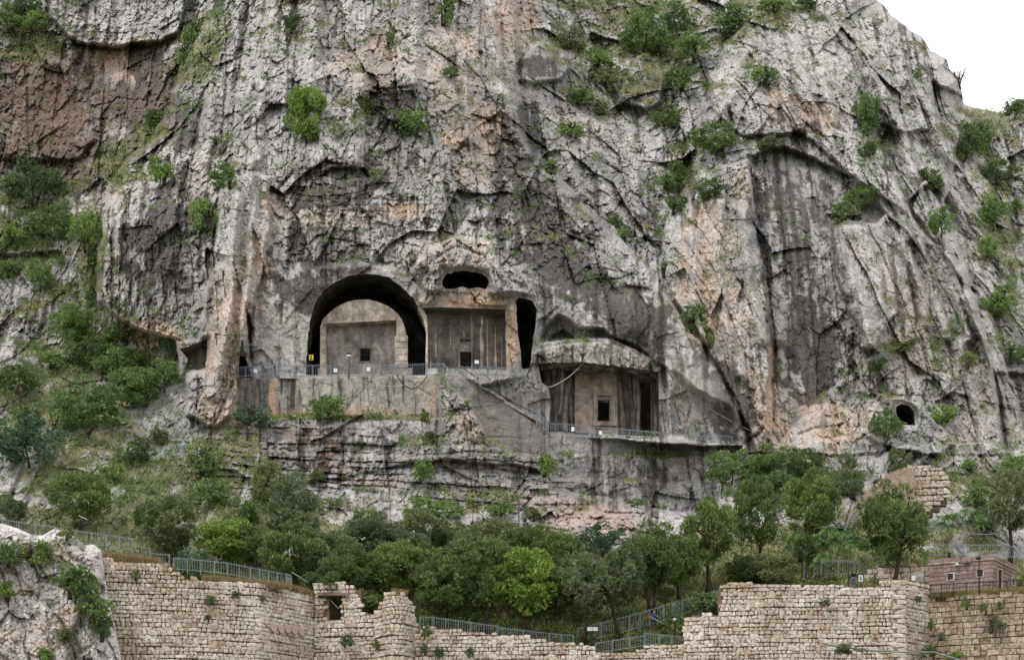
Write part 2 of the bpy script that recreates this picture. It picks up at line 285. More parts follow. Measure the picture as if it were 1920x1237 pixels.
# the terraced strata are pushed back as benches on the slope
keep = np.ones(PX.shape, np.float32); plane = np.zeros(PX.shape, np.float32); pw = np.zeros(PX.shape, np.float32)
PLANES = [  # polygon, softness, distance, how much relief stays
 ([(520, 560), (560, 500), (640, 495), (690, 492), (760, 510), (800, 548), (840, 548), (945, 552), (1000, 545), (1012, 600), (1008, 690), (1000, 703), (520, 706), (470, 706), (480, 640)], 7, 240.6, .42),
 ([(828, 500), (873, 500), (917, 505), (925, 545), (870, 552), (825, 546)], 8, 240.6, .5),
 ([(440, 790), (446, 709), (520, 711), (822, 702), (824, 786), (760, 782), (700, 774), (600, 778), (505, 786)], 2.2, 238.9, .10),
 ([(822, 702), (862, 699), (1022, 800), (1026, 858), (960, 850), (915, 820), (885, 760)], 3, 238.0, .16),
 ([(905, 722), (1000, 700), (1020, 722), (1034, 760), (1030, 795), (1000, 788)], 5, 239.6, .5),
 ([(1000, 700), (1005, 640), (1100, 632), (1150, 636), (1215, 668), (1250, 690), (1256, 815), (1250, 822), (1022, 815)], 4, 240.0, .38),
 ([(1255, 817), (1340, 836), (1395, 834), (1370, 770), (1300, 730), (1262, 700)], 10, 238.3, .45),
 ([(1028, 814), (1065, 816), (1320, 836), (1392, 836), (1388, 850), (1340, 858), (1030, 858)], 1.6, 237.5, .14),
 ([(1026, 854), (1200, 852), (1350, 855), (1398, 842), (1402, 890), (1345, 910), (1180, 908), (1035, 900)], 2, 236.5, .55),
 ([(1030, 898), (1200, 902), (1350, 906), (1345, 950), (1270, 965), (1180, 945), (1100, 930), (1035, 918)], 5, 235.0, .7),
 ([(330, 640), (392, 632), (392, 692), (345, 700)], 4, 242.5, .5),
 ([(1670, 750), (1690, 748), (1720, 765), (1722, 795), (1678, 795)], 4, 242.5, .6),
]
for poly, soft, Y0, kp in PLANES:
    m = poly_mask(poly, soft, .5); plane = plane * (1 - m) + Y0 * m; pw = pw * (1 - m) + m; keep = keep * (1 - m) + kp * m
pn = plane / np.maximum(1e-3, np.where(pw > 0, pw, 1))
YS = YB - out
YS = YS * (1 - pw) + np.where(pw > 0, plane / np.maximum(pw, 1e-3), 0) * pw
# the hood over the lower tomb stands out from the wall, its edge broken
HOOD = [(996, 662), (1030, 652), (1060, 646), (1100, 642), (1140, 642), (1185, 661), (1210, 675), (1242, 689), (1235, 698), (1185, 690), (1100, 681), (1050, 680), (1010, 683), (997, 682)]
YS = YS - 1.3 * poly_mask(HOOD, 2.5, .25)
YF = YS - rough * keep
# round off towards the skyline so the crest has a back
w_ = window(SKYLINE, 60); d_ = np.full(PX.shape, 99., np.float32); d_[w_] = seg_dist(SKYLINE, PX[w_] + .5 * WOBX[w_], PY[w_] + .5 * WOBY[w_])
ins = inside(SKY, PX + .5 * WOBX, PY + .5 * WOBY); YF = YF + 14 * np.clip(1 - d_ / 34, 0, 1) ** 2

# ---------------------------------------------------------------- openings cut into the rock
ARCH = [(574, 703), (574.5, 672), (577, 632), (583, 596), (592, 565), (606, 545), (624, 531), (647, 519), (668, 515), (694, 513.5), (728, 519), (756, 540), (775, 560), (787, 580), (795, 596), (801, 625), (799, 660), (798, 703)]
FLAT = [(801, 690), (800.5, 640), (799, 604), (790, 577), (820, 576), (880, 577.5), (947, 579.6), (948, 630), (949.5, 692)]
OVAL = [(829, 524), (838, 514), (852, 509.5), (873, 507.5), (892, 510), (904, 514), (914, 521), (917, 529), (911, 542), (898, 539.5), (885, 541.5), (866, 537.5), (848, 540.5), (835, 541.5), (829, 533)]
SLOT = [(967.5, 566), (973, 557), (986, 561), (999, 563), (1006, 580), (1004, 610), (998, 645), (994, 690), (978, 692), (976, 660), (971, 630)]
HALL = [(1008, 681), (1050, 679), (1100, 680), (1185, 689.5), (1234, 697), (1235, 740), (1237, 818), (1180, 816), (1030, 808), (1030, 785), (1033, 750), (1027.5, 725), (1016, 717), (1012, 700)]
NICHE = [(337, 654), (352, 650), (372, 642), (389, 634), (387, 668), (384, 690), (345, 694), (352, 672)]
DOORL = [(447, 708), (449, 667), (460, 668), (468, 700), (467, 708)]
CAVER = [(1681, 776), (1680, 763), (1690, 757), (1703, 760), (1713, 770), (1716, 797), (1690, 796)]
def chip(poly, seed, amt=1.1):
    rg = random.Random(seed); r = []; n = len(poly)
    for i in range(n):
        (x1, y1), (x2, y2) = poly[i], poly[(i + 1) % n]; k = max(1, int(math.hypot(x2 - x1, y2 - y1) / 7))
        r += [(x1 + (x2 - x1) * t / k + rg.uniform(-amt, amt) * (y1 < 690), y1 + (y2 - y1) * t / k + rg.uniform(-amt, amt) * (y1 < 690)) for t in range(k)]
    return r
ARCH, OVAL, SLOT = chip(ARCH, 1, 1.0), chip(OVAL, 2, .9), chip(SLOT, 3, .9)
HOLES = [ARCH, FLAT, OVAL, SLOT, HALL, NICHE, DOORL, CAVER]
GPX = PX.copy(); GPY = PY.copy()
kill = np.zeros(PX.shape, bool)
for h in HOLES + [SKYLINE]:
    closed = h is not SKYLINE; w = window(h, 6)
    wx0 = .5 * WOBX[w] if not closed else 0; wy0 = .5 * WOBY[w] if not closed else 0
    d, qx, qy = seg_dist(h, PX[w] + wx0, PY[w] + wy0, closed, True)
    near = d < 1.35
    GPX[w] = np.where(near, qx - wx0, GPX[w]); GPY[w] = np.where(near, qy - wy0, GPY[w])
HY = {id(ARCH): 240.6, id(FLAT): 240.6, id(OVAL): 240.6, id(SLOT): 240.6, id(HALL): 240.0, id(NICHE): 242.5, id(DOORL): 240.6, id(CAVER): 242.5}
for h in HOLES:
    w = window(h, 24); d = seg_dist(h, PX[w], PY[w], True); m = 1 - sstep(1.5, 9, d); YF[w] = YF[w] * (1 - m) + (HY[id(h)] + (YF[w] - HY[id(h)]) * .45) * m
# hood: keep its front proud over the hall opening
mh = poly_mask(HOOD, 1.6, .0); YF = YF * (1 - mh) + (239.1 - .75 * rough) * mh
lowm = sstep(1105, 1135, PY) * sstep(150, 200, PX); YF = np.where((PX > 470) & (PX < 830), np.maximum(YF, 195.0 + 5.0 * lowm), np.where(PX > 150, np.maximum(YF, 193 + 2.6 * lowm), YF))
def ground_y(px, py):
    fx = (px - GX[0]) / 1.9; fy = (py - GY[0]) / 1.9; ix = int(min(max(fx, 0), NX - 2)); iy = int(min(max(fy, 0), NY - 2))
    return float(YF[iy, ix] + YF[iy, ix + 1] + YF[iy + 1, ix] + YF[iy + 1, ix + 1]) / 4
# ---------------------------------------------------------------- helpers for objects and materials
col = scene.collection
def tag(o, label=None, cat=None, group=None, kind=None):
    if label: o['label'] = label
    if cat: o['category'] = cat
    if group: o['group'] = group
    if kind: o['kind'] = kind
    return o
def empty(name, loc, label, cat, group=None, rz=0):
    o = bpy.data.objects.new(name, None); col.objects.link(o); o.location = loc; o.rotation_euler = (0, 0, rz); o.empty_display_size = .3
    return tag(o, label, cat, group)
def link(name, me, parent=None, kind=None, mat=None):
    o = bpy.data.objects.new(name, me); col.objects.link(o)
    if mat is not None: me.materials.append(mat)
    if parent is not None: o.parent = parent; o.matrix_parent_inverse = Matrix.Translation(-parent.location) if parent.rotation_euler.z == 0 and isinstance(parent.location, Vector) else parent.matrix_world.inverted()
    if kind: o['kind'] = kind
    return o
def np_mesh(name, V, Fq, cols=None, smooth_=True, tri=False):
    me = bpy.data.meshes.new(name); V = np.asarray(V, np.float32); Fq = np.asarray(Fq, np.int32); k = Fq.shape[1]
    me.vertices.add(len(V)); me.vertices.foreach_set('co', V.ravel())
    me.loops.add(Fq.size); me.loops.foreach_set('vertex_index', Fq.ravel())
    me.polygons.add(len(Fq)); me.polygons.foreach_set('loop_start', np.arange(0, Fq.size, k, dtype=np.int32)); me.polygons.foreach_set('loop_total', np.full(len(Fq), k, np.int32))
    me.polygons.foreach_set('use_smooth', np.full(len(Fq), smooth_, bool))
    me.update(calc_edges=True)
    if cols is not None:
        a = me.color_attributes.new('Col', 'FLOAT_COLOR', 'POINT'); c = np.ones((len(V), 4), np.float32); c[:, :3] = cols; a.data.foreach_set('color', c.ravel())
    return me
class MB:
    def __init__(s): s.v = []; s.f = []
    def add(s, vs, fs):
        b = len(s.v); s.v.extend(vs); s.f.extend(tuple(b + i for i in f) for f in fs)
    def box(s, x0, x1, y0, y1, z0, z1):
        s.add([(x0, y0, z0), (x1, y0, z0), (x1, y1, z0), (x0, y1, z0), (x0, y0, z1), (x1, y0, z1), (x1, y1, z1), (x0, y1, z1)],
              [(0, 3, 2, 1), (4, 5, 6, 7), (0, 1, 5, 4), (1, 2, 6, 5), (2, 3, 7, 6), (3, 0, 4, 7)])
    def bar(s, a, b, w, h=None):
        a = Vector(a); b = Vector(b); d = (b - a); L = d.length
        if L < 1e-6: return
        d.normalize(); h = h or w; up = Vector((0, 0, 1)) if abs(d.z) < .95 else Vector((0, 1, 0)); r = d.cross(up).normalized(); u = r.cross(d)
        vs = []
        for p in (a, b):
            for i, j in ((-1, -1), (1, -1), (1, 1), (-1, 1)): vs.append(tuple(p + r * (i * w / 2) + u * (j * h / 2)))
        s.add(vs, [(0, 1, 2, 3), (7, 6, 5, 4), (0, 4, 5, 1), (1, 5, 6, 2), (2, 6, 7, 3), (3, 7, 4, 0)])
    def tube(s, pts, rad, n=7, cap=True):
        pts = [Vector(p) for p in pts]; rings = []
        for i, p in enumerate(pts):
            d = (pts[min(i + 1, len(pts) - 1)] - pts[max(i - 1, 0)]).normalized(); up = Vector((0, 0, 1)) if abs(d.z) < .9 else Vector((0, 1, 0))
            r = d.cross(up).normalized(); u = r.cross(d); R = rad[i] if hasattr(rad, '__len__') else rad
            rings.append([tuple(p + (r * math.cos(2 * math.pi * k / n) + u * math.sin(2 * math.pi * k / n)) * R) for k in range(n)])
        b = len(s.v); s.v.extend(v for r in rings for v in r)
        for i in range(len(pts) - 1):
            for k in range(n): s.f.append((b + i * n + k, b + i * n + (k + 1) % n, b + (i + 1) * n + (k + 1) % n, b + (i + 1) * n + k))
        if cap: s.f.append(tuple(b + k for k in range(n))[::-1]); s.f.append(tuple(b + (len(pts) - 1) * n + k for k in range(n)))
    def disc(s, c, ax, r, t, n=20, hole=0):
        c = Vector(c); ax = Vector(ax).normalized(); up = Vector((0, 0, 1)) if abs(ax.z) < .9 else Vector((0, 1, 0)); R = ax.cross(up).normalized(); U = R.cross(ax)
        b = len(s.v)
        for o_ in (0, t):
            for rr in ((r, hole) if hole else (r,)):
                for k in range(n): s.v.append(tuple(c + ax * o_ + (R * math.cos(2 * math.pi * k / n) + U * math.sin(2 * math.pi * k / n)) * rr))
        if hole:
            for k in range(n):
                j = (k + 1) % n
                s.f += [(b + k, b + j, b + n + j, b + n + k), (b + 2 * n + k, b + 3 * n + k, b + 3 * n + j, b + 2 * n + j), (b + k, b + 2 * n + k, b + 2 * n + j, b + j), (b + n + k, b + n + j, b + 3 * n + j, b + 3 * n + k)]
        else:
            s.f.append(tuple(b + k for k in range(n))); s.f.append(tuple(b + n + k for k in range(n))[::-1])
            for k in range(n): s.f.append((b + k, b + n + k, b + n + (k + 1) % n, b + (k + 1) % n))
    def mesh(s, name, smooth_=False):
        me = bpy.data.meshes.new(name); me.from_pydata([tuple(v) for v in s.v], [], s.f)
        if smooth_: me.polygons.foreach_set('use_smooth', np.ones(len(me.polygons), bool))
        me.update(); return me
    def build(s, name, mat, parent=None, kind=None, smooth_=False): return link(name, s.mesh(name, smooth_), parent, kind, mat)

def new_mat(name, rough_=.9, spec=.2):
    m = bpy.data.materials.new(name); m.use_nodes = True; n = m.node_tree; b = n.nodes['Principled BSDF']; b.inputs['Roughness'].default_value = rough_; b.inputs['Specular IOR Level'].default_value = spec
    return m, n, b
def N(n, t, **kw):
    o = n.nodes.new(t)
    for k, v in kw.items(): setattr(o, k, v)
    return o
def noise(n, scale, detail=5, rough_=.6, coord=None, sc=None):
    t = N(n, 'ShaderNodeTexNoise'); t.inputs['Scale'].default_value = scale; t.inputs['Detail'].default_value = detail; t.inputs['Roughness'].default_value = rough_
    if coord is None: coord = N(n, 'ShaderNodeNewGeometry').outputs['Position']
    if sc is not None:
        mp = N(n, 'ShaderNodeMapping'); mp.inputs['Scale'].default_value = sc; n.links.new(coord, mp.inputs[0]); coord = mp.outputs[0]
    n.links.new(coord, t.inputs['Vector']); return t
def ramp(n, src, *stops):
    r = N(n, 'ShaderNodeValToRGB'); e = r.color_ramp.elements
    while len(e) < len(stops): e.new(.5)
    for k, (p, c) in enumerate(stops): e[k].position = p; e[k].color = (*c, 1) if hasattr(c, '__len__') else (c, c, c, 1)
    n.links.new(src, r.inputs[0]); return r
def mixc(n, a, b, fac=None, mode='MIX', f=.5):
    m = N(n, 'ShaderNodeMixRGB', blend_type=mode); m.inputs[0].default_value = f
    if fac is not None: n.links.new(fac, m.inputs[0])
    for s_, k in ((a, 1), (b, 2)):
        if hasattr(s_, 'links'): n.links.new(s_, m.inputs[k])
        else: m.inputs[k].default_value = (*s_, 1)
    return m.outputs[0]
def bump(n, b, src, dist, strength=1.0):
    bp = N(n, 'ShaderNodeBump'); bp.inputs['Distance'].default_value = dist; bp.inputs['Strength'].default_value = strength
    n.links.new(src, bp.inputs['Height']); n.links.new(bp.outputs[0], b.inputs['Normal'])

def rock_material(name, stain=1.0):
    m, n, b = new_mat(name, .92, .15)
    at = N(n, 'ShaderNodeVertexColor', layer_name='Col')
    n1 = noise(n, 1.1, 8, .72); r1 = ramp(n, n1.outputs['Fac'], (.30, .62), (.5, 1.0), (.68, 1.32))
    n2 = noise(n, 5.0, 6, .7); r2 = ramp(n, n2.outputs['Fac'], (.34, .68), (.52, 1.02), (.68, 1.25))
    c = mixc(n, at.outputs[0], r1.outputs[0], mode='MULTIPLY', f=1.0); c = mixc(n, c, r2.outputs[0], mode='MULTIPLY', f=.85)
    n.links.new(c, b.inputs['Base Color'])
    n3 = noise(n, 2.6, 8, .75)
    bump(n, b, n3.outputs['Fac'], .30, .9)
    return m
ROCK = rock_material('limestone')

# ---------------------------------------------------------------- colour of the rock: stains, lichen, fresh faces, moss
def lin(r, g, b): return np.array([((c / 255) / 12.92 if c / 255 <= .04045 else ((c / 255 + .055) / 1.055) ** 2.4) for c in (r, g, b)], np.float32)
mottle = fbm(WX / 2.2, WZ / 2.2, 6, 201, .65); patch = fbm(WX / 11, WZ / 11, 4, 205); streak = fbm(WX / .8 + .3 * fbm(WX, WZ / 3, 2, 9), WZ / 14, 4, 209, .6); speck = fbm(WX / .55, WZ / .55, 4, 213, .7)
LIGHT, MID, DARK, TAN, RUST, PINK = lin(192, 187, 182), lin(150, 146, 143), lin(80, 75, 72), lin(208, 178, 150), lin(132, 102, 72), lin(188, 163, 150)
GREEN1, GREEN2, EARTH = lin(92, 100, 62), lin(126, 130, 84), lin(136, 122, 100)
def mix(c, t, m): m = np.clip(m, 0, 1)[..., None]; return c * (1 - m) + t * m
base = np.broadcast_to(MID, PX.shape + (3,)).astype(np.float32)
COLR = mix(base, LIGHT, sstep(-.35, .30, patch * .6 + mottle * .8 + .05))
warm = sstep(.05, .5, fbm(WX / 7, WZ / 9, 4, 221) + .25 * mottle); COLR = mix(COLR, COLR * np.array([1.03, .985, .93], np.float32), warm * .8)
COLR = mix(COLR, DARK, .85 * sstep(.14, .38, mottle * .6 + streak * .75 + patch * .25))
ltan = [(250, 130, 95, 40, 15, .9), (215, 300, 40, 90, 0, .8), (240, 110, 70, 30, -20, .9), (425, 640, 45, 170, 8, .85), (495, 470, 28, 160, 8, .95), (885, 245, 70, 60, 20, .75), (850, 130, 60, 110, 0, .5), (965, 50, 60, 60, 20, .6), (1340, 560, 75, 140, -10, .85), (1300, 520, 40, 60, 0, .8),
  (1535, 790, 62, 60, 0, .95), (1520, 215, 48, 32, 25, 1), (1455, 200, 26, 36, 0, .8), (850, 470, 70, 40, 10, .6), (870, 560, 80, 22, 0, .85), (600, 400, 110, 50, 0, .45), (750, 395, 60, 16, 0, .75), (700, 110, 80, 60, 0, .55), (960, 640, 20, 60, 0, .8), (1285, 740, 28, 70, 0, .6),
  (290, 630, 70, 28, 20, .95), (900, 800, 60, 40, 0, .6), (1400, 740, 50, 60, 0, .5), (1450, 820, 60, 50, 0, .9), (1450, 720, 14, 140, 0, 1.), (1330, 420, 40, 60, 0, .6), (1700, 600, 50, 120, -15, .4), (410, 770, 40, 40, 0, .8), (1620, 800, 40, 40, 0, .5), (900, 320, 60, 40, 0, .4), (1390, 360, 20, 40, 0, .7)]
tanm = union(ltan, edge=.5, rag=.75); COLR = mix(COLR, TAN * (1 + .18 * mottle[..., None]), tanm * (.55 + .9 * mottle + .3 * streak))
pinkm = union([(1120, 975, 120, 35, 15, .9), (850, 870, 120, 12, 5, .5), (720, 905, 90, 14, 0, .6), (980, 930, 60, 30, 0, .5), (960, 30, 50, 50, 0, .6), (1060, 1000, 50, 30, 0, .8), (1100, 230, 60, 80, 0, .25), (1850, 780, 80, 90, 0, .3)], edge=.5, rag=.7)
COLR = mix(COLR, PINK, pinkm * (.75 + .6 * mottle))
ldark = [(60, 120, 80, 40, 0, .5), (255, 205, 70, 60, -30, .8), (190, 200, 30, 90, 0, .5),(150, 340, 90, 50, 0, .8), (235, 290, 60, 50, -40, .8), (1500, 560, 90, 160, -5, .35),(90, 200, 110, 100, 0, .9), (130, 290, 110, 40, 0, .9), (300, 180, 50, 100, -20, .8), (20, 300, 60, 40, 0, .8),(330, 230, 60, 60, -40, .7), (200, 300, 60, 60, 0, .6), (170, 60, 50, 20, 0, .5), (1600, 700, 70, 80, 0, .5), (1450, 350, 60, 80, 0, .4), (680, 560, 0.1, .1, 0, 0), (1400, 850, 60, 20, 0, .3), (470, 590, 10, 60, 0, .6), (760, 300, 80, 40, 0, .4), (560, 620, 40, 50, 0, .35),(90, 190, 100, 90, 0, .8), (230, 220, 60, 60, 0, .45), (300, 440, 95, 125, 15, .9), (260, 560, 60, 60, 0, .6), (340, 360, 60, 40, 0, .6), (620, 350, 140, 60, 0, .75), (600, 470, 110, 60, 10, .75), (560, 545, 80, 45, 0, .9), (740, 190, 60, 22, 0, .8), (745, 230, 70, 40, 0, .45), (960, 350, 50, 100, -15, .8), (1010, 430, 85, 110, -20, .9),
  (1000, 250, 30, 80, -12, .8), (1110, 540, 140, 60, 22, .85), (1200, 610, 80, 60, 30, .85), (1340, 740, 60, 110, -32, .95), (1012, 125, 44, 38, 0, .75), (1500, 420, 100, 190, -8, .66), (1530, 640, 95, 140, -5, .75), (1690, 560, 40, 90, -12, .45), (630, 850, 230, 55, 0, .48), (800, 880, 200, 40, 5, .3), (950, 820, 60, 60, 20, .35),
  (1180, 905, 150, 50, 0, .55), (1020, 540, 40, 60, 0, .5), (1670, 210, 60, 50, 0, .3), (1500, 130, 60, 50, 0, .2), (460, 200, 50, 120, 10, .3), (500, 330, 40, 60, 0, .3), (120, 600, 120, 50, 0, .55), (1690, 860, 60, 30, 0, .6), (1860, 350, 80, 80, 0, .15), (1590, 470, 20, 100, -10, .4), (1370, 640, 20, 30, 0, .5), (1290, 840, 120, 14, 0, .4), (1065, 760, 0.1, .1, 0, 0), (1090, 160, 60, 90, 0, .25), (1215, 170, 35, 40, 0, .45), (660, 60, 80, 60, 0, .25), (1390, 780, 40, 60, -20, .4), (1550, 860, 70, 30, 0, .3)]
darkm = union(ldark, edge=.5, rag=.85); speck2 = fbm(WX / .9, WZ / 1.6, 5, 217, .8)
dk = .86 * sstep(.32, .62, darkm * .95 + .5 * mottle + .45 * streak + .38 * speck2) * np.clip(darkm * 2.2, 0, 1)
COLR = mix(COLR, DARK * (1 + .25 * speck[..., None]), dk)
rust = union([(80, 185, 90, 85, 0, .75), (150, 210, 25, 60, 0, .6), (560, 830, 110, 40, 0, .5), (620, 860, 60, 40, 0, .4), (300, 250, 40, 50, 0, .3), (400, 700, 40, 80, 0, .2), (50, 250, 60, 50, 0, .5)], edge=.6, rag=.8)
COLR = mix(COLR, RUST, rust * (.5 + 1.0 * fbm(WX / 1.5, WZ / 3, 4, 231)))
pale = union([(1300, 740, 45, 70, 0, .9), (1270, 650, 25, 40, 0, .7), (600, 640, 30, 40, 0, .35), (530, 650, 50, 36, 0, .8), (500, 680, 30, 30, 0, .4), (945, 505, 55, 32, 20, .75), (1640, 520, 44, 90, -12, .7), (1400, 600, 45, 60, 0, .8), (820, 110, 90, 60, 0, .45), (690, 800, 60, 20, 0, .3), (1560, 120, 60, 90, -20, .5), (1800, 450, 60, 140, -18, .5), (1680, 160, 60, 60, 0, .3), (670, 450, 60, 60, 0, .3), (1350, 500, 60, 60, 0, .4), (1500, 30, 100, 40, 0, .3), (880, 900, 100, 20, 0, .4), (550, 300, 100, 40, 0, .3)], edge=.6, rag=.6)
COLR = mix(COLR, lin(202, 193, 186), pale * (.72 + .5 * mottle))
COLR = mix(COLR, lin(204, 197, 190), ribm * (.35 + .5 * mottle))
crg = poly_mask([(-90, 95), (60, 80), (130, 110), (200, 120), (300, 110), (345, 120), (318, 205), (280, 262), (240, 300), (212, 340), (190, 380), (100, 330), (-90, 320)], 8, 1)
COLR = mix(COLR, lin(122, 104, 92) * (1 + .3 * mottle[..., None]), crg * (.62 - .75 * tanm + .4 * mottle))
# water stains run down the smooth faces
wet = np.clip(smooth, 0, 1) * sstep(.05, .38, streak); COLR = mix(COLR, DARK * .9, wet * .55)
wash = sstep(.22, .45, fbm(WX / .7, WZ / 20, 3, 241)) * union([(1320, 740, 70, 60, 0, 1), (1110, 660, 130, 22, 5, 1), (1180, 900, 150, 45, 0, .6), (620, 640, 60, 60, 0, .3)]); COLR = mix(COLR, lin(210, 202, 192), wash * .7)
# masonry face under the terrace: grey plaster with dark and pale runs
pl = poly_mask([(444, 790), (447, 709), (520, 711), (822, 702), (822, 786), (700, 776), (505, 786)], 2, .2)
s1 = fbm(PX / 6, PY / 90, 4, 251, .6); s2 = fbm(PX / 11, PY / 70, 3, 255)
pc = mix(np.broadcast_to(lin(168, 162, 152), PX.shape + (3,)), lin(92, 88, 84), sstep(.0, .28, s1)); pc = mix(pc, lin(196, 186, 172), sstep(.12, .4, s2) * .8)
pc = mix(pc, lin(92, 90, 88), sstep(522, 500, PX) * .7); pc = mix(pc, TAN * .9, blob(512, 750, 9, 60, 0, .6, .2)); pc = mix(pc, TAN * .85, blob(640, 772, 160, 10, 0, .8, .5) * .6)
COLR = COLR * (1 - pl[..., None]) + pc * pl[..., None]
for cx, cy, rx, ry in ((812, 745, 6, 45), (1125, 760, .1, .1), (885, 570, 60, 10), (962, 620, 11, 60)): COLR = mix(COLR, TAN, blob(cx, cy, rx, ry, 0, .6, .3) * .8)
st = poly_mask([(822, 702), (862, 699), (1022, 800), (1026, 858), (960, 850), (915, 820), (885, 760)], 4, .3); COLR = mix(COLR, lin(140, 134, 127) * (1 + .2 * mottle[..., None]), st * .6)
hd = poly_mask(HOOD, 2, .3); COLR = mix(COLR, mix(np.broadcast_to(lin(176, 168, 156), PX.shape + (3,)), lin(96, 92, 88), sstep(-.02, .3, s1 + .4 * mottle)), hd * .85)
# plants and soil settle where the surface lies back
dz = np.gradient(WZ + 0, axis=0); up = np.gradient(YF, axis=0) / np.where(np.abs(dz) < 1e-4, -1e-4, dz)   # metres back per metre up
k5 = np.ones(5) / 5
ups = np.apply_along_axis(lambda r: np.convolve(r, k5, 'same'), 0, up)
lush = union([(170, 470, 30, 130, 0, 1.), (225, 320, 50, 60, -40, .8), (290, 250, 40, 30, 0, .7), (350, 110, 26, 60, 15, .9), (60, 350, 120, 30, 0, .9), (100, 430, 110, 60, 0, .7), (260, 690, 70, 50, 0, .9),(60, 420, 150, 110, 0, .75), (150, 620, 170, 120, 0, .6), (120, 760, 170, 90, 0, .7), (250, 880, 260, 90, 0, .55), (300, 980, 400, 80, 0, .75), (1200, 60, 190, 110, 15, .7), (1150, 160, 130, 60, 0, .55), (60, 60, 100, 60, 0, .8), (380, 100, 40, 110, 20, .6), (1860, 260, 90, 110, 0, .55), (1870, 420, 60, 140, 0, .45),
   (1290, 300, 40, 90, 0, .6), (1240, 380, 40, 60, 0, .5), (1500, 900, 160, 50, 0, .8), (1200, 1130, 200, 70, 0, 1), (900, 1100, 400, 90, 0, .8), (1600, 1040, 300, 70, 0, .8), (600, 782, 200, 7, 0, 1.), (760, 830, 70, 14, 0, .6), (1240, 855, 120, 8, 0, .7), (1850, 900, 140, 60, 0, .55), (430, 330, 30, 110, 0, .4), (1640, 250, 30, 120, 0, .35), (1420, 20, 120, 50, 0, .5), (1880, 560, 50, 100, 0, .5), (1690, 650, 60, 14, 0, .5), (560, 60, 120, 60, 0, .18), (700, 230, 100, 40, 0, .4), (1080, 640, 90, 8, -5, .4), (850, 940, 200, 30, 0, .35), (1000, 60, 60, 60, 0, .2), (1340, 450, 40, 200, 0, .15), (1780, 650, 60, 120, -15, .3), (450, 30, 80, 60, 0, .35)], edge=.9, rag=.5)
gn = fbm(WX / 3.0, WZ / 2.2, 5, 261, .6)
lush = np.maximum(lush, 1.1 * sstep(1045, 1095, PY))
gm = sstep(-.02, .24, lush * .95 - .52 + gn * .75 + np.clip(ups, -.6, 1.2) * .28)
COLR = mix(COLR, EARTH * (1 + .2 * speck[..., None]), gm * .55); COLR = mix(COLR, mix(np.broadcast_to(GREEN1, PX.shape + (3,)), GREEN2, sstep(-.2, .3, fbm(WX / 1.2, WZ / 1.2, 3, 271))), gm * (.62 + .5 * speck))
pathm = poly_mask([(1130, 1205), (1180, 1186), (1230, 1166), (1290, 1138), (1290, 1150), (1240, 1178), (1190, 1200), (1150, 1212)], 2, .2); COLR = mix(COLR, lin(168, 148, 132), pathm * .85)
COLR = mix(COLR, lin(178, 158, 142), poly_mask([(1560, 1075), (1600, 1078), (1680, 1088), (1700, 1100), (1560, 1104)], 3, .2) * .8)
COLR = np.clip(COLR * np.array([.965, .995, 1.02], np.float32), .02, .62)

# ---------------------------------------------------------------- terrain meshes
XX = YF * (GPX - CX) / F_PX; ZZ = CAM_Z + YF * (T0 + (CY - GPY) / F_PX)
VV = np.stack([XX, YF, ZZ], -1).reshape(-1, 3); CC = COLR.reshape(-1, 3)
idx = np.arange(NX * NY).reshape(NY, NX)
Q = np.stack([idx[:-1, :-1], idx[1:, :-1], idx[1:, 1:], idx[:-1, 1:]], -1)
qx = (GPX[:-1, :-1] + GPX[1:, 1:] + GPX[1:, :-1] + GPX[:-1, 1:]) / 4; qy = (GPY[:-1, :-1] + GPY[1:, 1:] + GPY[1:, :-1] + GPY[:-1, 1:]) / 4
dead = np.zeros(qx.shape, bool)
for h in HOLES:
    w = window(h, 4); w = (slice(w[0].start, min(w[0].stop, NY - 1)), slice(w[1].start, min(w[1].stop, NX - 1)))
    dead[w] |= inside(h, qx[w], qy[w])
wq = .5 * (WOBX[:-1, :-1]), .5 * (WOBY[:-1, :-1])
dead |= inside(SKY, qx + wq[0], qy + wq[1])
reg_slope = inside([(-90, 700), (60, 660), (200, 650), (345, 660), (350, 790), (400, 850), (480, 910), (620, 925), (760, 925), (900, 970), (1000, 1000), (1180, 1010), (1290, 970), (1340, 940), (1420, 880), (1520, 850), (1640, 900), (1760, 890), (1990, 880), (1990, 1300), (-90, 1300)], qx, qy)
reg_left = inside([(-90, -90), (392, -90), (392, 15), (372, 70), (345, 112), (322, 200), (285, 262), (245, 295), (215, 335), (197, 400), (187, 480), (188, 560), (210, 590), (250, 612), (300, 632), (340, 640), (340, 700), (-90, 820)], qx + WOBX[:-1, :-1], qy + WOBY[:-1, :-1]) & ~reg_slope
reg_hill = inside([(1815, 190), (1808, 240), (1790, 290), (1810, 320), (1850, 340), (1885, 400), (1912, 480), (1990, 560), (1990, 100)], qx, qy)
def sub_mesh(name, m, kind='structure'):
    q = Q[m].reshape(-1, 4); u, inv = np.unique(q, return_inverse=True); me = np_mesh(name, VV[u], inv.reshape(-1, 4), CC[u], False); return link(name, me, None, kind, ROCK)
cliff = sub_mesh('cliff', ~dead & ~reg_slope & ~reg_left & ~reg_hill)
hillside = sub_mesh('hillside', ~dead & reg_slope & ~reg_hill)
crag = sub_mesh('rock_face', ~dead & reg_left & ~reg_hill)
ridge = sub_mesh('hill', ~dead & reg_hill)
tag(cliff, 'grey limestone cliff with orange and black stains above the stone walls'); tag(hillside, 'rocky green slope at the foot of the cliff'); tag(crag, 'rust stained rock face behind the great buttress on the left'); tag(ridge, 'bushy rocky hill beyond the right end of the cliff')
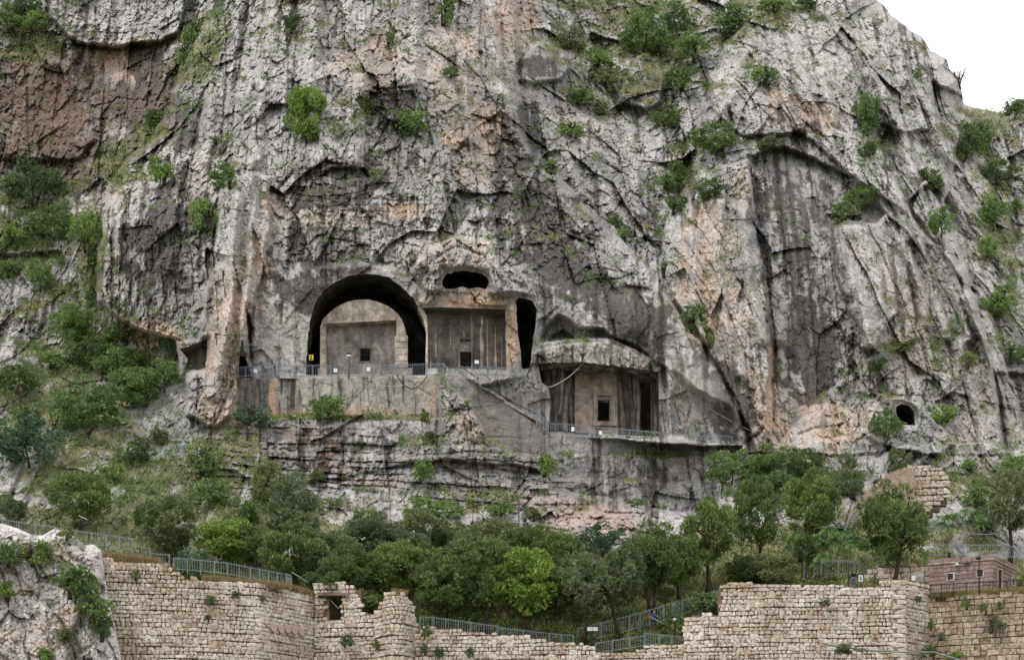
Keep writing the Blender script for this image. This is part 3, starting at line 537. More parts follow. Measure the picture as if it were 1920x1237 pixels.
# rock behind the crest and the ground in front of the walls, outside the frame
m_ground, n_, b_ = new_mat('valley_soil'); gns = noise(n_, .15, 6); n_.links.new(ramp(n_, gns.outputs['Fac'], (.35, (.07, .09, .035)), (.65, (.20, .17, .12))).outputs[0], b_.inputs['Base Color'])
g_ = MB(); g_.add([(-3000, -3000, 0), (3000, -3000, 0), (3000, 3000, 0), (-3000, 3000, 0)], [(0, 1, 2, 3)]); g_.build('ground', m_ground, None, 'structure')
g_ = MB(); g_.add([(-160, 110, .01), (160, 110, .01), (110, 187, 18.5), (-110, 187, 18.5), (110, 197, 19), (-110, 197, 19)], [(0, 1, 2, 3), (3, 2, 4, 5)]); g_.build('lower_slope', m_ground, None, 'structure')
# ---------------------------------------------------------------- the tombs and caves cut into the cliff
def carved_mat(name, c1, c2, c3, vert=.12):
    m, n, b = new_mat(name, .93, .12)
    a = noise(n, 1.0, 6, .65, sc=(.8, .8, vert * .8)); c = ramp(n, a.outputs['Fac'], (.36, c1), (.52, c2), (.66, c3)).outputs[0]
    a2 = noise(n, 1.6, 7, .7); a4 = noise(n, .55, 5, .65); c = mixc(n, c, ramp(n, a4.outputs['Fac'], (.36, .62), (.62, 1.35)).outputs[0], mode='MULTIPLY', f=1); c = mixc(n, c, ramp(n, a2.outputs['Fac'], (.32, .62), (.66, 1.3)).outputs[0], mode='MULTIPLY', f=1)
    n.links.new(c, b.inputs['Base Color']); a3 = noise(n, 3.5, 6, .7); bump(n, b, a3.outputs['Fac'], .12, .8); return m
M_DARKROCK = carved_mat('near_black_limestone', (.035, .032, .03), (.055, .05, .045), (.10, .092, .082), .5)  # near-black limestone lining the arch recess, the caves and the chamber backs
M_CHAMB = carved_mat('carved_limestone_grey', (.17, .152, .138), (.25, .226, .205), (.36, .335, .305), .35)
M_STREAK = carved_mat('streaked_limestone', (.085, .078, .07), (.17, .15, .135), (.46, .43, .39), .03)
M_DUSK = carved_mat('brown_dressed_limestone', (.10, .087, .078), (.15, .132, .118), (.23, .205, .185), .25)
M_PALE = carved_mat('pale_dressed_limestone', (.30, .25, .21), (.42, .36, .30), (.52, .47, .41), .25)
M_BUFF = carved_mat('buff_plaster', (.30, .245, .205), (.39, .325, .28), (.45, .39, .34), .2)
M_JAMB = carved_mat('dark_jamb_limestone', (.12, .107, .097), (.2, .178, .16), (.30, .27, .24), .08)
def metal(name, c, r=.5, mt=.4):
    m, n, b = new_mat(name, r, .4); b.inputs['Metallic'].default_value = mt
    a = noise(n, 3, 3); cc = mixc(n, c, tuple(x * .72 for x in c), ramp(n, a.outputs['Fac'], (.4, 0), (.65, 1)).outputs[0]); n.links.new(cc, b.inputs['Base Color']); return m
M_STEEL = metal('grey_blue_painted_steel', (.21, .24, .275)); M_GALV = metal('galvanised_steel', (.25, .28, .29)); M_BLACK = metal('black_iron', (.018, .018, .02)); M_WHITE, _n, _b = new_mat('white_sign_board', .5); _b.inputs['Base Color'].default_value = (.75, .76, .78, 1)
M_YEL, _n, _b = new_mat('yellow_sign', .5); _b.inputs['Base Color'].default_value = (.72, .60, .05, 1)
M_INK, _n, _b = new_mat('dark_print', .6); _b.inputs['Base Color'].default_value = (.03, .03, .035, 1)
M_GREYINK, _n, _b = new_mat('grey_print', .6); _b.inputs['Base Color'].default_value = (.25, .27, .30, 1)
M_RUSTPOLE, _n, _b = new_mat('red_brown_pole', .6); _b.inputs['Base Color'].default_value = (.12, .045, .035, 1)
M_LENS, _n, _b = new_mat('lamp_glass', .2, .5); _b.inputs['Base Color'].default_value = (.6, .62, .62, 1)

def densify(poly, step=3.0, closed=True):
    r = []; n = len(poly)
    for i in range(n if closed else n - 1):
        (x1, y1), (x2, y2) = poly[i], poly[(i + 1) % n]; L = math.hypot(x2 - x1, y2 - y1); k = max(1, int(L / step))
        r += [(x1 + (x2 - x1) * t / k, y1 + (y2 - y1) * t / k) for t in range(k)]
    if not closed: r.append(poly[-1])
    return r
def rock_recess(name, poly, Y0, depth, mat, parent, back=True, seed=1, amp=.18, flare=0.0, label=None, back_mat=None, steps=9, lip=.06):
    """the hollow behind an opening: its sides run straight back into the rock and end in a rough back wall"""
    P = densify(poly, 3.0); n = len(P); base = [Vector(wpt(x, y, Y0)) for x, y in P]; c = sum(base, Vector()) / n
    V = []; F = []
    ring0 = [Vector(wpt(x, y, Y0 - lip)) for x, y in P]; rings = [ring0]
    for s in range(steps + 1):
        t = s / steps; d = depth * t; ring = []
        for p in base:
            q = p + Vector((0, d, 0)) + (p - c).normalized() * flare * t
            k = min(1, t * 6) * amp
            q = q + Vector((float(fbm(np.array([q.z * .9 + seed]), np.array([q.y * .9 + q.x * .7]), 3, seed)[0]) * k, 0, float(fbm(np.array([q.x * .9 + 9 + seed]), np.array([q.y * .9]), 3, seed + 3)[0]) * k))
            ring.append(q)
        rings.append(ring)
    for r in rings: V += [tuple(q) for q in r]
    for i in range(len(rings) - 1):
        for k in range(n): F.append((i * n + k, i * n + (k + 1) % n, (i + 1) * n + (k + 1) % n, (i + 1) * n + k))
    me = bpy.data.meshes.new(name); me.from_pydata(V, [], F); me.update(); o = link(name, me, parent, None, mat)
    if label: o['label'] = label
    if back:
        m = MB(); last = rings[-1]; m.add([tuple(q) for q in last], [tuple(range(n))]); b = m.mesh('back_wall'); link('back_wall', b, parent, None, back_mat or mat)
    return o
def slab(m, x0, x1, ytop, ybot, Yf, thick):
    """an upright block seen between pixel columns x0..x1 and rows ytop..ybot with its face at distance Yf"""
    a = wpt(x0, ytop, Yf); b = wpt(x1, ybot, Yf); m.box(a[0], b[0], Yf, Yf + thick, b[2], a[2])
def barred(parent, x0, x1, y0, y1, Y, nb=5, nh=1, name='window_grille'):
    m = MB(); a = wpt(x0, y0, Y); b = wpt(x1, y1, Y)
    for i in range(nb): x = a[0] + (b[0] - a[0]) * (i + .5) / nb; m.bar((x, Y, b[2]), (x, Y, a[2]), .05)
    for i in range(nh): z = b[2] + (a[2] - b[2]) * (i + 1) / (nh + 1); m.bar((a[0], Y - .03, z), (b[0], Y - .03, z), .05)
    return m.build(name, M_BLACK, parent)
def framed_wall(name, outline, holes, Yf, thick, mat, parent):
    """a vertical face at distance Yf with real rectangular openings; outline and holes in photograph pixels"""
    import bmesh
    O = [Vector(wpt(x, y, Yf)) for x, y in outline]
    cu = bpy.data.curves.new(name, 'CURVE'); cu.dimensions = '2D'; cu.fill_mode = 'BOTH'; cu.extrude = thick / 2
    for pts in [O] + [[Vector(wpt(x, y, Yf)) for x, y in h] for h in holes]:
        sp = cu.splines.new('POLY'); sp.points.add(len(pts) - 1); sp.use_cyclic_u = True
        for k, p in enumerate(pts): sp.points[k].co = (p.x, p.z, 0, 1)
    ob = bpy.data.objects.new(name, cu); me = bpy.data.meshes.new_from_object(ob); bpy.data.objects.remove(ob)
    me.transform(Matrix(((1, 0, 0, 0), (0, 0, -1, Yf + thick / 2), (0, 1, 0, 0), (0, 0, 0, 1))))
    return link(name, me, parent, None, mat)
def R(x0, y0, x1, y1): return [(x0, y0), (x1, y0), (x1, y1), (x0, y1)]

# 1: great arched tomb with a free-standing inner block
T = empty('rock_tomb', wpt(690, 703, 240.6), 'largest rock tomb with a round arched hollow round a free block with barred window', 'rock tomb', 'tombs cut into the cliff face')
rock_recess('arch_recess', ARCH, 240.6, 11, M_DARKROCK, T, seed=3, amp=.35)
YI = 242.6
inner = [(600, 706), (600.3, 655), (600.5, 612), (606, 598), (616.5, 587), (627, 578), (640, 570.5), (653, 565.5), (666, 562.5), (680, 561.5), (692, 562), (706, 565), (717, 569), (728, 574), (738, 581), (747, 590), (754, 600), (761, 621), (763, 640), (763.5, 706)]
framed_wall('inner_block', inner, [[(611.5, 702), (611, 607), (660, 604), (743, 600), (743.5, 629), (740, 631), (740, 702)]], YI, 1.6, M_PALE, T)
framed_wall('chamber_front', [(604, 598), (750, 596), (750, 706), (604, 706)], [R(674.5, 653, 694.5, 677.5)], YI + 1.6, 3.6, M_CHAMB, T)
m = MB(); m.add([tuple(Vector(wpt(x, y, YI + 1.61))) for x, y in inner] + [tuple(Vector(wpt(x, y, YI + 1.61)) + Vector((0, 5.4, 0))) for x, y in inner], [(i, i + 1, len(inner) + i + 1, len(inner) + i) for i in range(len(inner) - 1)]); m.build('block_body', M_DARKROCK, T)
m = MB(); slab(m, 673, 675.2, 652, 679, YI + 1.45, .2); slab(m, 694, 696, 652, 679, YI + 1.45, .2); slab(m, 675.3, 693.9, 651.5, 653.5, YI + 1.45, .2); slab(m, 675.3, 693.9, 677, 679, YI + 1.45, .2); wf = m.build('window_frame', M_JAMB, T)
barred(T, 675, 694, 653, 678, YI + 1.75)
# patches of masonry low on the chamber wall
m = MB()
for x0, x1, y0, y1 in ((742, 764.5, 629, 640), (741.5, 764.2, 641, 652), (742, 764.6, 653, 664), (741.2, 764.3, 665, 676), (742, 764.6, 677, 689), (596, 612, 690, 706), (742.5, 772, 690, 706)): slab(m, x0, x1, y0, y1, YI - .12, .5)
m.build('corner_stones', M_PALE, T, 'stuff')
# 2: flat-roofed tomb to the right of it
T2 = empty('rock_tomb', wpt(875, 695, 240.6), 'square hollow tomb with a flat overhanging ceiling and a tall barred doorway', 'rock tomb', 'tombs cut into the cliff face')
rock_recess('tomb_recess', FLAT, 240.6, 2.6, M_DUSK, T2, back=False, seed=5, amp=.1)
framed_wall('front_wall', [(794, 568), (952, 568), (952, 712), (799, 712), (798, 620)], [R(862.5, 637, 884, 690)], 243.2, 1.4, M_DUSK, T2)
m = MB(); slab(m, 860, 862.4, 635, 696, 243.0, .2); slab(m, 884.1, 886.5, 635, 696, 243.0, .2); slab(m, 860, 886.5, 632.5, 634.9, 243.0, .2); m.build('door_frame', M_JAMB, T2)
m = MB(); slab(m, 862.5, 884, 637, 659, 243.7, .2); slab(m, 868, 879, 641, 643, 243.55, .15); m.tube([Vector(wpt(873, 648, 243.6)) + Vector((.35 * math.cos(a), 0, .45 * math.sin(a))) for a in np.linspace(0, 2 * math.pi, 12)], .09, 6, False); m.build('door_panel', M_CHAMB, T2)
m = MB(); slab(m, 856, 890, 560, 712, 247.5, .2); m.build('chamber_back_wall', M_DARKROCK, T2)
barred(T2, 863, 884, 659, 692, 243.5, 6, 2, 'door_grille')
for (xs, y0, y1, w) in ((885, 585, 690, 3.2), (903, 583, 690, 6.5), (914, 600, 690, 3), (929, 612, 690, 4), (941, 628, 690, 2), (817, 601, 668, 1.8), (845, 592, 650, 1.6), (870, 620, 638, 2), (808, 640, 690, 1.5)):
    m = MB(); pts = [(xs + (random.random() - .5) * w * .5 - w * .5 * (.35 + .65 * t), y0 + (y1 - y0) * t) for t in (0, .2, .4, .6, .8, 1)] + [(xs + (random.random() - .5) * w * .5 + w * .5 * (.35 + .65 * t), y0 + (y1 - y0) * t) for t in (1, .8, .6, .4, .2, 0)]
    k = len(pts); a = [wpt(x, y, 243.14) for x, y in pts]; b2 = [wpt(x, y, 243.25) for x, y in pts]
    m.add(a + b2, [tuple(range(k))] + [(i, (i + 1) % k, k + (i + 1) % k, k + i) for i in range(k)]); m.build('lime_streak', M_PALE, T2)
framed_wall('pier', [(783, 575), (792, 576.5), (800, 592), (801.5, 610), (802, 640), (802, 706), (797, 706), (798, 660), (799.5, 625), (794, 598), (786, 580)], [], 240.4, 5, M_PALE, T2)
# 3: hooded tomb lower right
T3 = empty('rock_tomb', wpt(1130, 815, 240.0), 'hooded tomb under a sloping rock canopy with a framed black window', 'rock tomb', 'tombs cut into the cliff face')
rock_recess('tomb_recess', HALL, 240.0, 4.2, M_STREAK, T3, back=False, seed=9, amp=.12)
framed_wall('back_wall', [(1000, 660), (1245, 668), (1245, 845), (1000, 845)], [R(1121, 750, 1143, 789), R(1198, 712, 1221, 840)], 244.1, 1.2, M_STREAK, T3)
m = MB(); slab(m, 1078, 1120.9, 668, 845, 243.92, .15); slab(m, 1143.1, 1158, 668, 845, 243.92, .15); slab(m, 1121, 1143, 668, 749.9, 243.92, .15); slab(m, 1121, 1143, 789.1, 845, 243.92, .15); m.build('plastered_panel', M_BUFF, T3)
m = MB(); slab(m, 1113, 1118.5, 741, 796, 243.62, .28); slab(m, 1146, 1153, 741, 796, 243.62, .28); slab(m, 1113, 1153, 735.5, 740.9, 243.62, .28); wf = m.build('window_surround', M_PALE, T3)
m = MB(); slab(m, 1118.6, 1121, 747, 796, 243.7, .2); slab(m, 1143, 1145.9, 747, 796, 243.7, .2); slab(m, 1121.1, 1142.9, 744, 750, 243.7, .2); m.build('window_frame', M_CHAMB, T3)
m = MB(); slab(m, 1111, 1157, 789.5, 797.5, 243.35, .5); m.build('window_sill', M_BUFF, T3)
m = MB(); slab(m, 1110, 1230, 650, 860, 250, .2); m.box(*sorted((wpt(1105, 0, 246)[0], wpt(1165, 0, 246)[0])), 245.3, 250, wpt(0, 745, 246)[2] + 2, wpt(0, 738, 246)[2] + 2.2); m.build('chamber_back_wall', M_DARKROCK, T3)
for x in (1083, 1094, 1104, 1114, 1128, 1142):
    m = MB(); slab(m, x, x + 5, 690, 700, 243.5, .4); m.build('ceiling_boss', M_CHAMB, T3)
def column_rib(parent, xt, yt, xb, yb, w0, w1, Y, mat, seed, name='rock_rib'):
    """a rounded fluted pillar of flowstone against the wall"""
    m = MB(); pts = []; rad = []
    for i in range(12):
        t = i / 11; x = xt + (xb - xt) * t + 2.0 * math.sin(seed + 4 * t); p = wpt(x, yt + (yb - yt) * t, Y); pts.append(p); rad.append((w0 + (w1 - w0) * t) * (1 + .2 * math.sin(seed * 3 + 9 * t)) * Y / F_PX)
    m.tube(pts, rad, 9); return m.build(name, mat, parent, None, True)
for i, a in enumerate([(1024, 686, 1030, 812, 6, 8), (1046, 688, 1038, 812, 5, 9), (1068, 700, 1056, 812, 4, 9), (1030, 745, 1070, 812, 2, 4), (1162, 695, 1170, 825, 4, 7), (1182, 700, 1186, 825, 3, 6), (1194, 700, 1196, 825, 4, 5), (1224, 706, 1232, 825, 3, 5), (1066, 735, 1076, 806, 3, 3)]):
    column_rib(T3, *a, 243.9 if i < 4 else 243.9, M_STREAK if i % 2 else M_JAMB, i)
# openings without architecture
def cave(poly, Y, depth, label, seed, name='cave', mat=M_DARKROCK, flare=1.0, cat='cave'):
    c = (sum(p[0] for p in poly) / len(poly), max(p[1] for p in poly)); o = empty(name, wpt(c[0], c[1], Y), label, cat)
    rock_recess('cave_wall', poly, Y, depth, mat, o, seed=seed, amp=.3, flare=flare); return o
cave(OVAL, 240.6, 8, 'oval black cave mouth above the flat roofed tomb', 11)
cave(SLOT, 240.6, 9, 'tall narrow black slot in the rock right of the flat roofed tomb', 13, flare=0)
cave(NICHE, 242.5, 3.2, 'open rock niche under an orange lip left of the rock pillar', 15, mat=M_JAMB, flare=.2)
cave(DOORL, 240.6, 5, 'small dark doorway behind the left end of the terrace railing', 17, flare=0)
cave(CAVER, 242.5, 7, 'small round topped cave mouth above a shrub on the right of the cliff', 19, flare=.3)
# ---------------------------------------------------------------- stone walls, stone by stone
def stone_mat(name, c_lo, c_mid, c_hi, dirt=.5):
    m, n, b = new_mat(name, .93, .12)
    oi = N(n, 'ShaderNodeObjectInfo'); g = N(n, 'ShaderNodeNewGeometry'); ad = N(n, 'ShaderNodeMath', operation='ADD'); n.links.new(oi.outputs['Random'], ad.inputs[0]); n.links.new(g.outputs['Random Per Island'], ad.inputs[1])
    fr = N(n, 'ShaderNodeMath', operation='FRACT'); n.links.new(ad.outputs[0], fr.inputs[0])
    c = ramp(n, fr.outputs[0], (0, c_lo), (.22, c_mid), (.8, c_hi), (1, c_mid)).outputs[0]
    big = noise(n, .28, 4, .6); c = mixc(n, c, ramp(n, big.outputs['Fac'], (.35, (.74, .69, .62)), (.6, (1.06, 1.06, 1.06))).outputs[0], mode='MULTIPLY', f=1)
    a = noise(n, 3.0, 6, .7); c = mixc(n, c, ramp(n, a.outputs['Fac'], (.32, 1 - dirt), (.58, 1.12)).outputs[0], mode='MULTIPLY', f=1)
    n.links.new(c, b.inputs['Base Color']); bump(n, b, a.outputs['Fac'], .10, .8); return m
M_STONE = stone_mat('rubble_stone', (.46, .35, .26), (.58, .52, .43), (.69, .64, .57))
M_ASHLAR = stone_mat('ashlar_stone', (.30, .235, .175), (.43, .35, .26), (.52, .44, .345), .8)
M_PINK = stone_mat('red_ashlar', (.215, .16, .145), (.26, .195, .175), (.31, .24, .215), .4)
M_BRICK = stone_mat('brown_brick', (.26, .16, .11), (.32, .21, .15), (.38, .27, .19), .4)
M_MORTAR, n_, b_ = new_mat('earth_mortar', .95, .1); a_ = noise(n_, 1.2, 6, .7); n_.links.new(ramp(n_, a_.outputs['Fac'], (.35, (.10, .07, .05)), (.65, (.25, .19, .14))).outputs[0], b_.inputs['Base Color'])
def stone_variant(seed, rnd=.24, jit=.10):
    """a rounded block inside the unit cube, 24 corners"""
    rg = random.Random(seed); V = []; 
    for sx in (-1, 1):
        for sy in (-1, 1):
            for sz in (-1, 1):
                cut = rnd * (.7 + .7 * rg.random()); jx, jy, jz = [(rg.random() - .5) * 2 * jit for _ in range(3)]
                for k in range(3):
                    p = [sx * .5, sy * .5, sz * .5]
                    for q in range(3):
                        if q != k: p[q] *= (1 - cut)
                    V.append((p[0] + jx, p[1] + jy * .5, p[2] + jz))
    import bmesh
    bm = bmesh.new()
    for v in V: bm.verts.new(v)
    r = bmesh.ops.convex_hull(bm, input=bm.verts); bmesh.ops.delete(bm, geom=[g for g in r['geom_interior'] if isinstance(g, bmesh.types.BMVert)], context='VERTS')
    me = bpy.data.meshes.new('stone'); bm.to_mesh(me); bm.free(); me.update(); return me
RUBBLE = [stone_variant(s, .30, .11) for s in range(14)]; BLOCKS = [stone_variant(100 + s, .07, .02) for s in range(8)]
for me in RUBBLE: me.materials.append(M_STONE)
ASH = []; 
for me in BLOCKS: c = me.copy(); c.materials.append(M_ASHLAR); ASH.append(c)
REDB = []
for me in BLOCKS[:4]: c = me.copy(); c.materials.append(M_PINK); REDB.append(c)
BRK = []
for me in RUBBLE[:6]: c = me.copy(); c.materials.clear(); c.materials.append(M_BRICK); BRK.append(c)

def interp(pts, x, k=1):
    for a, b in zip(pts, pts[1:]):
        if a[0] <= x <= b[0]: return a[k] + (b[k] - a[k]) * (x - a[0]) / max(1e-9, b[0] - a[0])
    return pts[0][k] if x < pts[0][0] else pts[-1][k]
def wall(name, label, plan, top, zbot_px, variants, course=(.42, .6), width=(.4, .95), seed=0, holes=(), core_mat=None, thick=1.1, gap=.035, depth=.42, partname='stone', cat='stone wall', maxparts=300, jag=.25, big=.09, tilt=0.0, bottom=None):
    """plan: [(px, Y)] the face from left to right; top: [(px, py)] its upper edge; each stone a block laid in courses"""
    rg = random.Random(seed); core_mat = core_mat or M_MORTAR
    pts = [(Y * (px - CX) / F_PX, Y, px) for px, Y in plan]
    segs = []; S = 0
    for a, b in zip(pts, pts[1:]):
        L = math.hypot(b[0] - a[0], b[1] - a[1]); segs.append((S, L, a, b)); S += L
    def at_s(s):
        for s0, L, a, b in segs:
            if s <= s0 + L + 1e-6 or (s0, L, a, b) == segs[-1]:
                t = (s - s0) / L; d = Vector((b[0] - a[0], b[1] - a[1], 0)) / L; x, y = a[0] + (b[0] - a[0]) * t, a[1] + (b[1] - a[1]) * t
                return x, y, d
    def px_of(x, y): return CX + x / y * F_PX
    def ztop(x, y): return CAM_Z + y * (T0 + (CY - interp(top, px_of(x, y))) / F_PX)
    def zpx(py, y): return CAM_Z + y * (T0 + (CY - py) / F_PX)
    zb = zpx(zbot_px, plan[0][1])
    def zlow(x, y): return zb if bottom is None else zpx(interp(bottom, px_of(x, y)), y)
    x0, y0, _ = at_s(0); W = empty(name, (x0, y0, zb), label, cat)
    # the core behind the facing stones
    m = MB(); n = max(2, int(S / .7))
    for i in range(n):
        sa, sb = S * i / n, S * (i + 1) / n; xa, ya, d = at_s(sa + 1e-4); xb, yb, _d = at_s(sb - 1e-4); nrm = Vector((-d.y, d.x, 0)); xm, ym, _ = at_s((sa + sb) / 2); zt = ztop(xm, ym) - .12
        spans = [(zlow(xm, ym) - 1, zt)]
        for hx0, hy0, hx1, hy1 in holes:
            if hx0 < px_of(xm, ym) < hx1: spans = [(zb - 1, zpx(hy1, ym)), (zpx(hy0, ym), zt)]
        o1 = nrm * .22; o2 = nrm * (.22 + thick)
        for z0, z1 in spans:
            if z1 <= z0: continue
            p = [(xa + o1.x, ya + o1.y), (xb + o1.x, yb + o1.y), (xb + o2.x, yb + o2.y), (xa + o2.x, ya + o2.y)]
            m.add([(q[0], q[1], z0) for q in p] + [(q[0], q[1], z1) for q in p], [(0, 3, 2, 1), (4, 5, 6, 7), (0, 1, 5, 4), (1, 2, 6, 5), (2, 3, 7, 6), (3, 0, 4, 7)])
    m.build('core', core_mat, W)
    stones = []; z = zb - .3; zmax = max(ztop(*at_s(S * i / 40)[:2]) for i in range(41)); row_i = 0
    while z < zmax + .2:
        h = rg.uniform(*course); s = -rg.random() * .4; ph = rg.random() * 6
        while s < S:
            w = rg.uniform(*width); hh = h
            if rg.random() < big: w *= 1.5; hh = h * 1.35
            sm = min(max(s + w / 2, .02), S - .02); x, y, d = at_s(sm); zc = z + h / 2 + jag * .35 * math.sin(sm * .45 + ph) * .5 + tilt * sm; zt = ztop(x, y); px = px_of(x, y)
            ok = zc + h * .25 < zt + (rg.random() - .5) * jag and zc > zlow(x, y) - .5
            for hx0, hy0, hx1, hy1 in holes:
                if hx0 - 4 < px < hx1 + 4 and zpx(hy1, y) - h * .4 < zc < zpx(hy0, y) + h * .4: ok = False
            if ok and s + w > 0:
                stones.append((w - gap, h_ := hh - gap, x, y, zc, d, rg.randrange(len(variants)), (rg.random() - .5) * .10, rg.random() * .10, (rg.random() - .5) * .12))
            s += w
        z += h; row_i += 1
    stones.sort(key=lambda t: -t[0] * t[1] / (t[3] ** 2))
    def mtx(t):
        w, h, x, y, zc, d, v, ry, pr, rz = t; nrm = Vector((-d.y, d.x, 0)); c = Vector((x, y, zc)) + nrm * (depth / 2 - .10 - pr)
        M = Matrix(((d.x, nrm.x, 0, c.x), (d.y, nrm.y, 0, c.y), (0, 0, 1, c.z), (0, 0, 0, 1)))
        return M @ Matrix.Rotation(ry, 4, 'Y') @ Matrix.Rotation(rz, 4, 'Z') @ Matrix.Diagonal((w, depth, h, 1))
    inv = Matrix.Translation(-W.location)
    for t in stones[:maxparts]:
        o = bpy.data.objects.new(partname, variants[t[6]]); col.objects.link(o); o.parent = W; o.matrix_local = inv @ mtx(t)
    rest = stones[maxparts:]
    if rest:
        vs = []; fs = []; b = 0
        for t in rest:
            me = variants[t[6]]; M = np.array(mtx(t)); co = np.empty(len(me.vertices) * 3, np.float32); me.vertices.foreach_get('co', co); co = co.reshape(-1, 3) @ M[:3, :3].T + M[:3, 3]
            vs.append(co); fs += [tuple(b + i for i in p.vertices) for p in me.polygons]; b += len(co)
        me = bpy.data.meshes.new('small_stones'); me.from_pydata([tuple(v) for v in np.concatenate(vs)], [], fs); me.update(); link('small_stones', me, W, 'stuff', variants[0].materials[0])
    return W
WL = wall('castle_wall', 'long cream rubble wall at lower left with five millstones and a railing on top', [(192, 186.5), (350, 187.5), (488, 190), (590, 197.5)],
     [(190, 1043), (220, 1047), (300, 1056), (326, 1060), (334, 1072), (345, 1082), (385, 1086), (480, 1092), (540, 1103), (592, 1118)], 1262, RUBBLE, (.32, .47), (.30, .74), 1)
RW = wall('ruined_gatehouse', 'ruined rubble wall with a dark doorway under a stone lintel', [(592, 197.0), (672, 196.2), (710, 195.5)],
     [(573, 1094), (592, 1090), (640, 1092), (666, 1098), (671, 1106), (676, 1110), (677, 1143), (690, 1148), (712, 1150)], 1262, RUBBLE, (.32, .48), (.30, .78), 2, holes=[(615, 1118, 635, 1161)], jag=.4)
arc = [(705 + 80 * t, 194.6 - 2.6 * math.sin(math.pi * t)) for t in np.linspace(0, 1, 9)]
RT = wall('round_tower_stub', 'broken rounded stump of a rubble tower beside the gatehouse ruin', arc, [(704, 1150), (711, 1140), (715, 1122), (722, 1113), (738, 1108), (754, 1110), (768, 1120), (776, 1136), (779, 1160), (786, 1172)], 1262, RUBBLE, (.32, .48), (.30, .74), 3, jag=.5)
LW = wall('low_castle_wall', 'low pale rubble wall sloping down below the dark pines in the centre', [(780, 193.4), (950, 192.8), (1118, 192.2)],
     [(779, 1182), (800, 1174), (850, 1178), (905, 1183), (930, 1188), (990, 1190), (1000, 1196), (1062, 1202), (1100, 1208), (1119, 1213)], 1262, RUBBLE, (.30, .45), (.3, .72), 4)
LW2 = wall('low_castle_wall', 'lowest short piece of rubble wall below the curved path railing', [(1118.5, 192.6), (1200, 192.2), (1322, 191.6)],
     [(1117, 1222), (1170, 1222), (1204, 1215), (1215, 1207), (1290, 1204), (1323, 1206)], 1262, RUBBLE, (.30, .45), (.3, .72), 5)
RWALL = wall('castle_wall', 'tall cream rubble wall at lower right, stepped up under the round pines', [(1284, 191.3), (1340, 190.2), (1440, 189.6), (1600, 189.6), (1690, 188.8), (1741, 192.5)],
     [(1283, 1156), (1300, 1150), (1349, 1150), (1352, 1128), (1350, 1100), (1362, 1091), (1400, 1089), (1440, 1093), (1480, 1097), (1560, 1095), (1640, 1097), (1652, 1091), (1665, 1084), (1690, 1082), (1710, 1089), (1742, 1096)], 1262, RUBBLE, (.32, .48), (.30, .78), 6)
AW = wall('ashlar_wall', 'wall of large squared yellow blocks with weeds below the small stone house', [(1741.5, 192.4), (1830, 190.2), (1990, 187.0)], [(1740, 1118), (1760, 1120), (1800, 1115), (1850, 1110), (1990, 1103)], 1262, ASH, (.52, .64), (.6, 1.6), 7, jag=.12, gap=.06, partname='ashlar_block', big=0)
BW = wall('ruined_buttress', 'broken brown rubble and brick ruin above the biggest round pine', [(1698, 217.6), (1776, 217)],
     [(1696, 876), (1705, 873), (1722, 868), (1750, 872), (1772, 880), (1778, 900)], 985, RUBBLE, (.36, .55), (.36, .9), 8, jag=.5, bottom=[(1690, 985), (1745, 950), (1776, 925)])
m = MB()   # smooth brown core face on the left of that ruin
pp = [(1586, 1012), (1590, 968), (1602, 945), (1622, 924), (1652, 898), (1676, 883), (1696, 876), (1712, 879), (1718, 905), (1712, 935), (1704, 960), (1690, 1000)]
k = len(pp); m.add([wpt(x, y, 216.9 + (1716 - x) * .03) for x, y in pp] + [wpt(x, y, 218.5 + (1716 - x) * .03) for x, y in pp], [tuple(range(k))] + [(i, (i + 1) % k, k + (i + 1) % k, k + i) for i in range(k)])
M_CORE, n_, b_ = new_mat('brown_rubble_core', .95, .1); a_ = noise(n_, 2.4, 7, .75); n_.links.new(ramp(n_, a_.outputs['Fac'], (.3, (.22, .16, .115)), (.5, (.38, .29, .22)), (.7, (.52, .43, .34))).outputs[0], b_.inputs['Base Color']); bump(n_, b_, a_.outputs['Fac'], .25, 1)
f_ = link('rubble_core_face', m.mesh('rubble_core_face'), BW, None, M_CORE)
# retaining wall behind the path, right of the person
PW = wall('retaining_wall', 'shaded rubble retaining wall under the grass left of the small stone house', [(1626, 203), (1744, 201)], [(1625, 1062), (1744, 1058)], 1100, RUBBLE, (.42, .6), (.45, 1.0), 9, jag=.2)
# quoins: longer stones up the corner of the tall wall
for i in range(17):
    py = 1236 - i * 9.0; m = MB(); a = wpt(1680 if i % 2 else 1684, py, 188.45); o = bpy.data.objects.new('quoin', RUBBLE[i % 14]); col.objects.link(o); o.parent = RWALL
    o.matrix_local = Matrix.Translation(-RWALL.location) @ Matrix.Translation(Vector(a) + Vector((.35, .2, 0))) @ Matrix.Diagonal((1.25 if i % 2 else .9, .55, .47, 1))
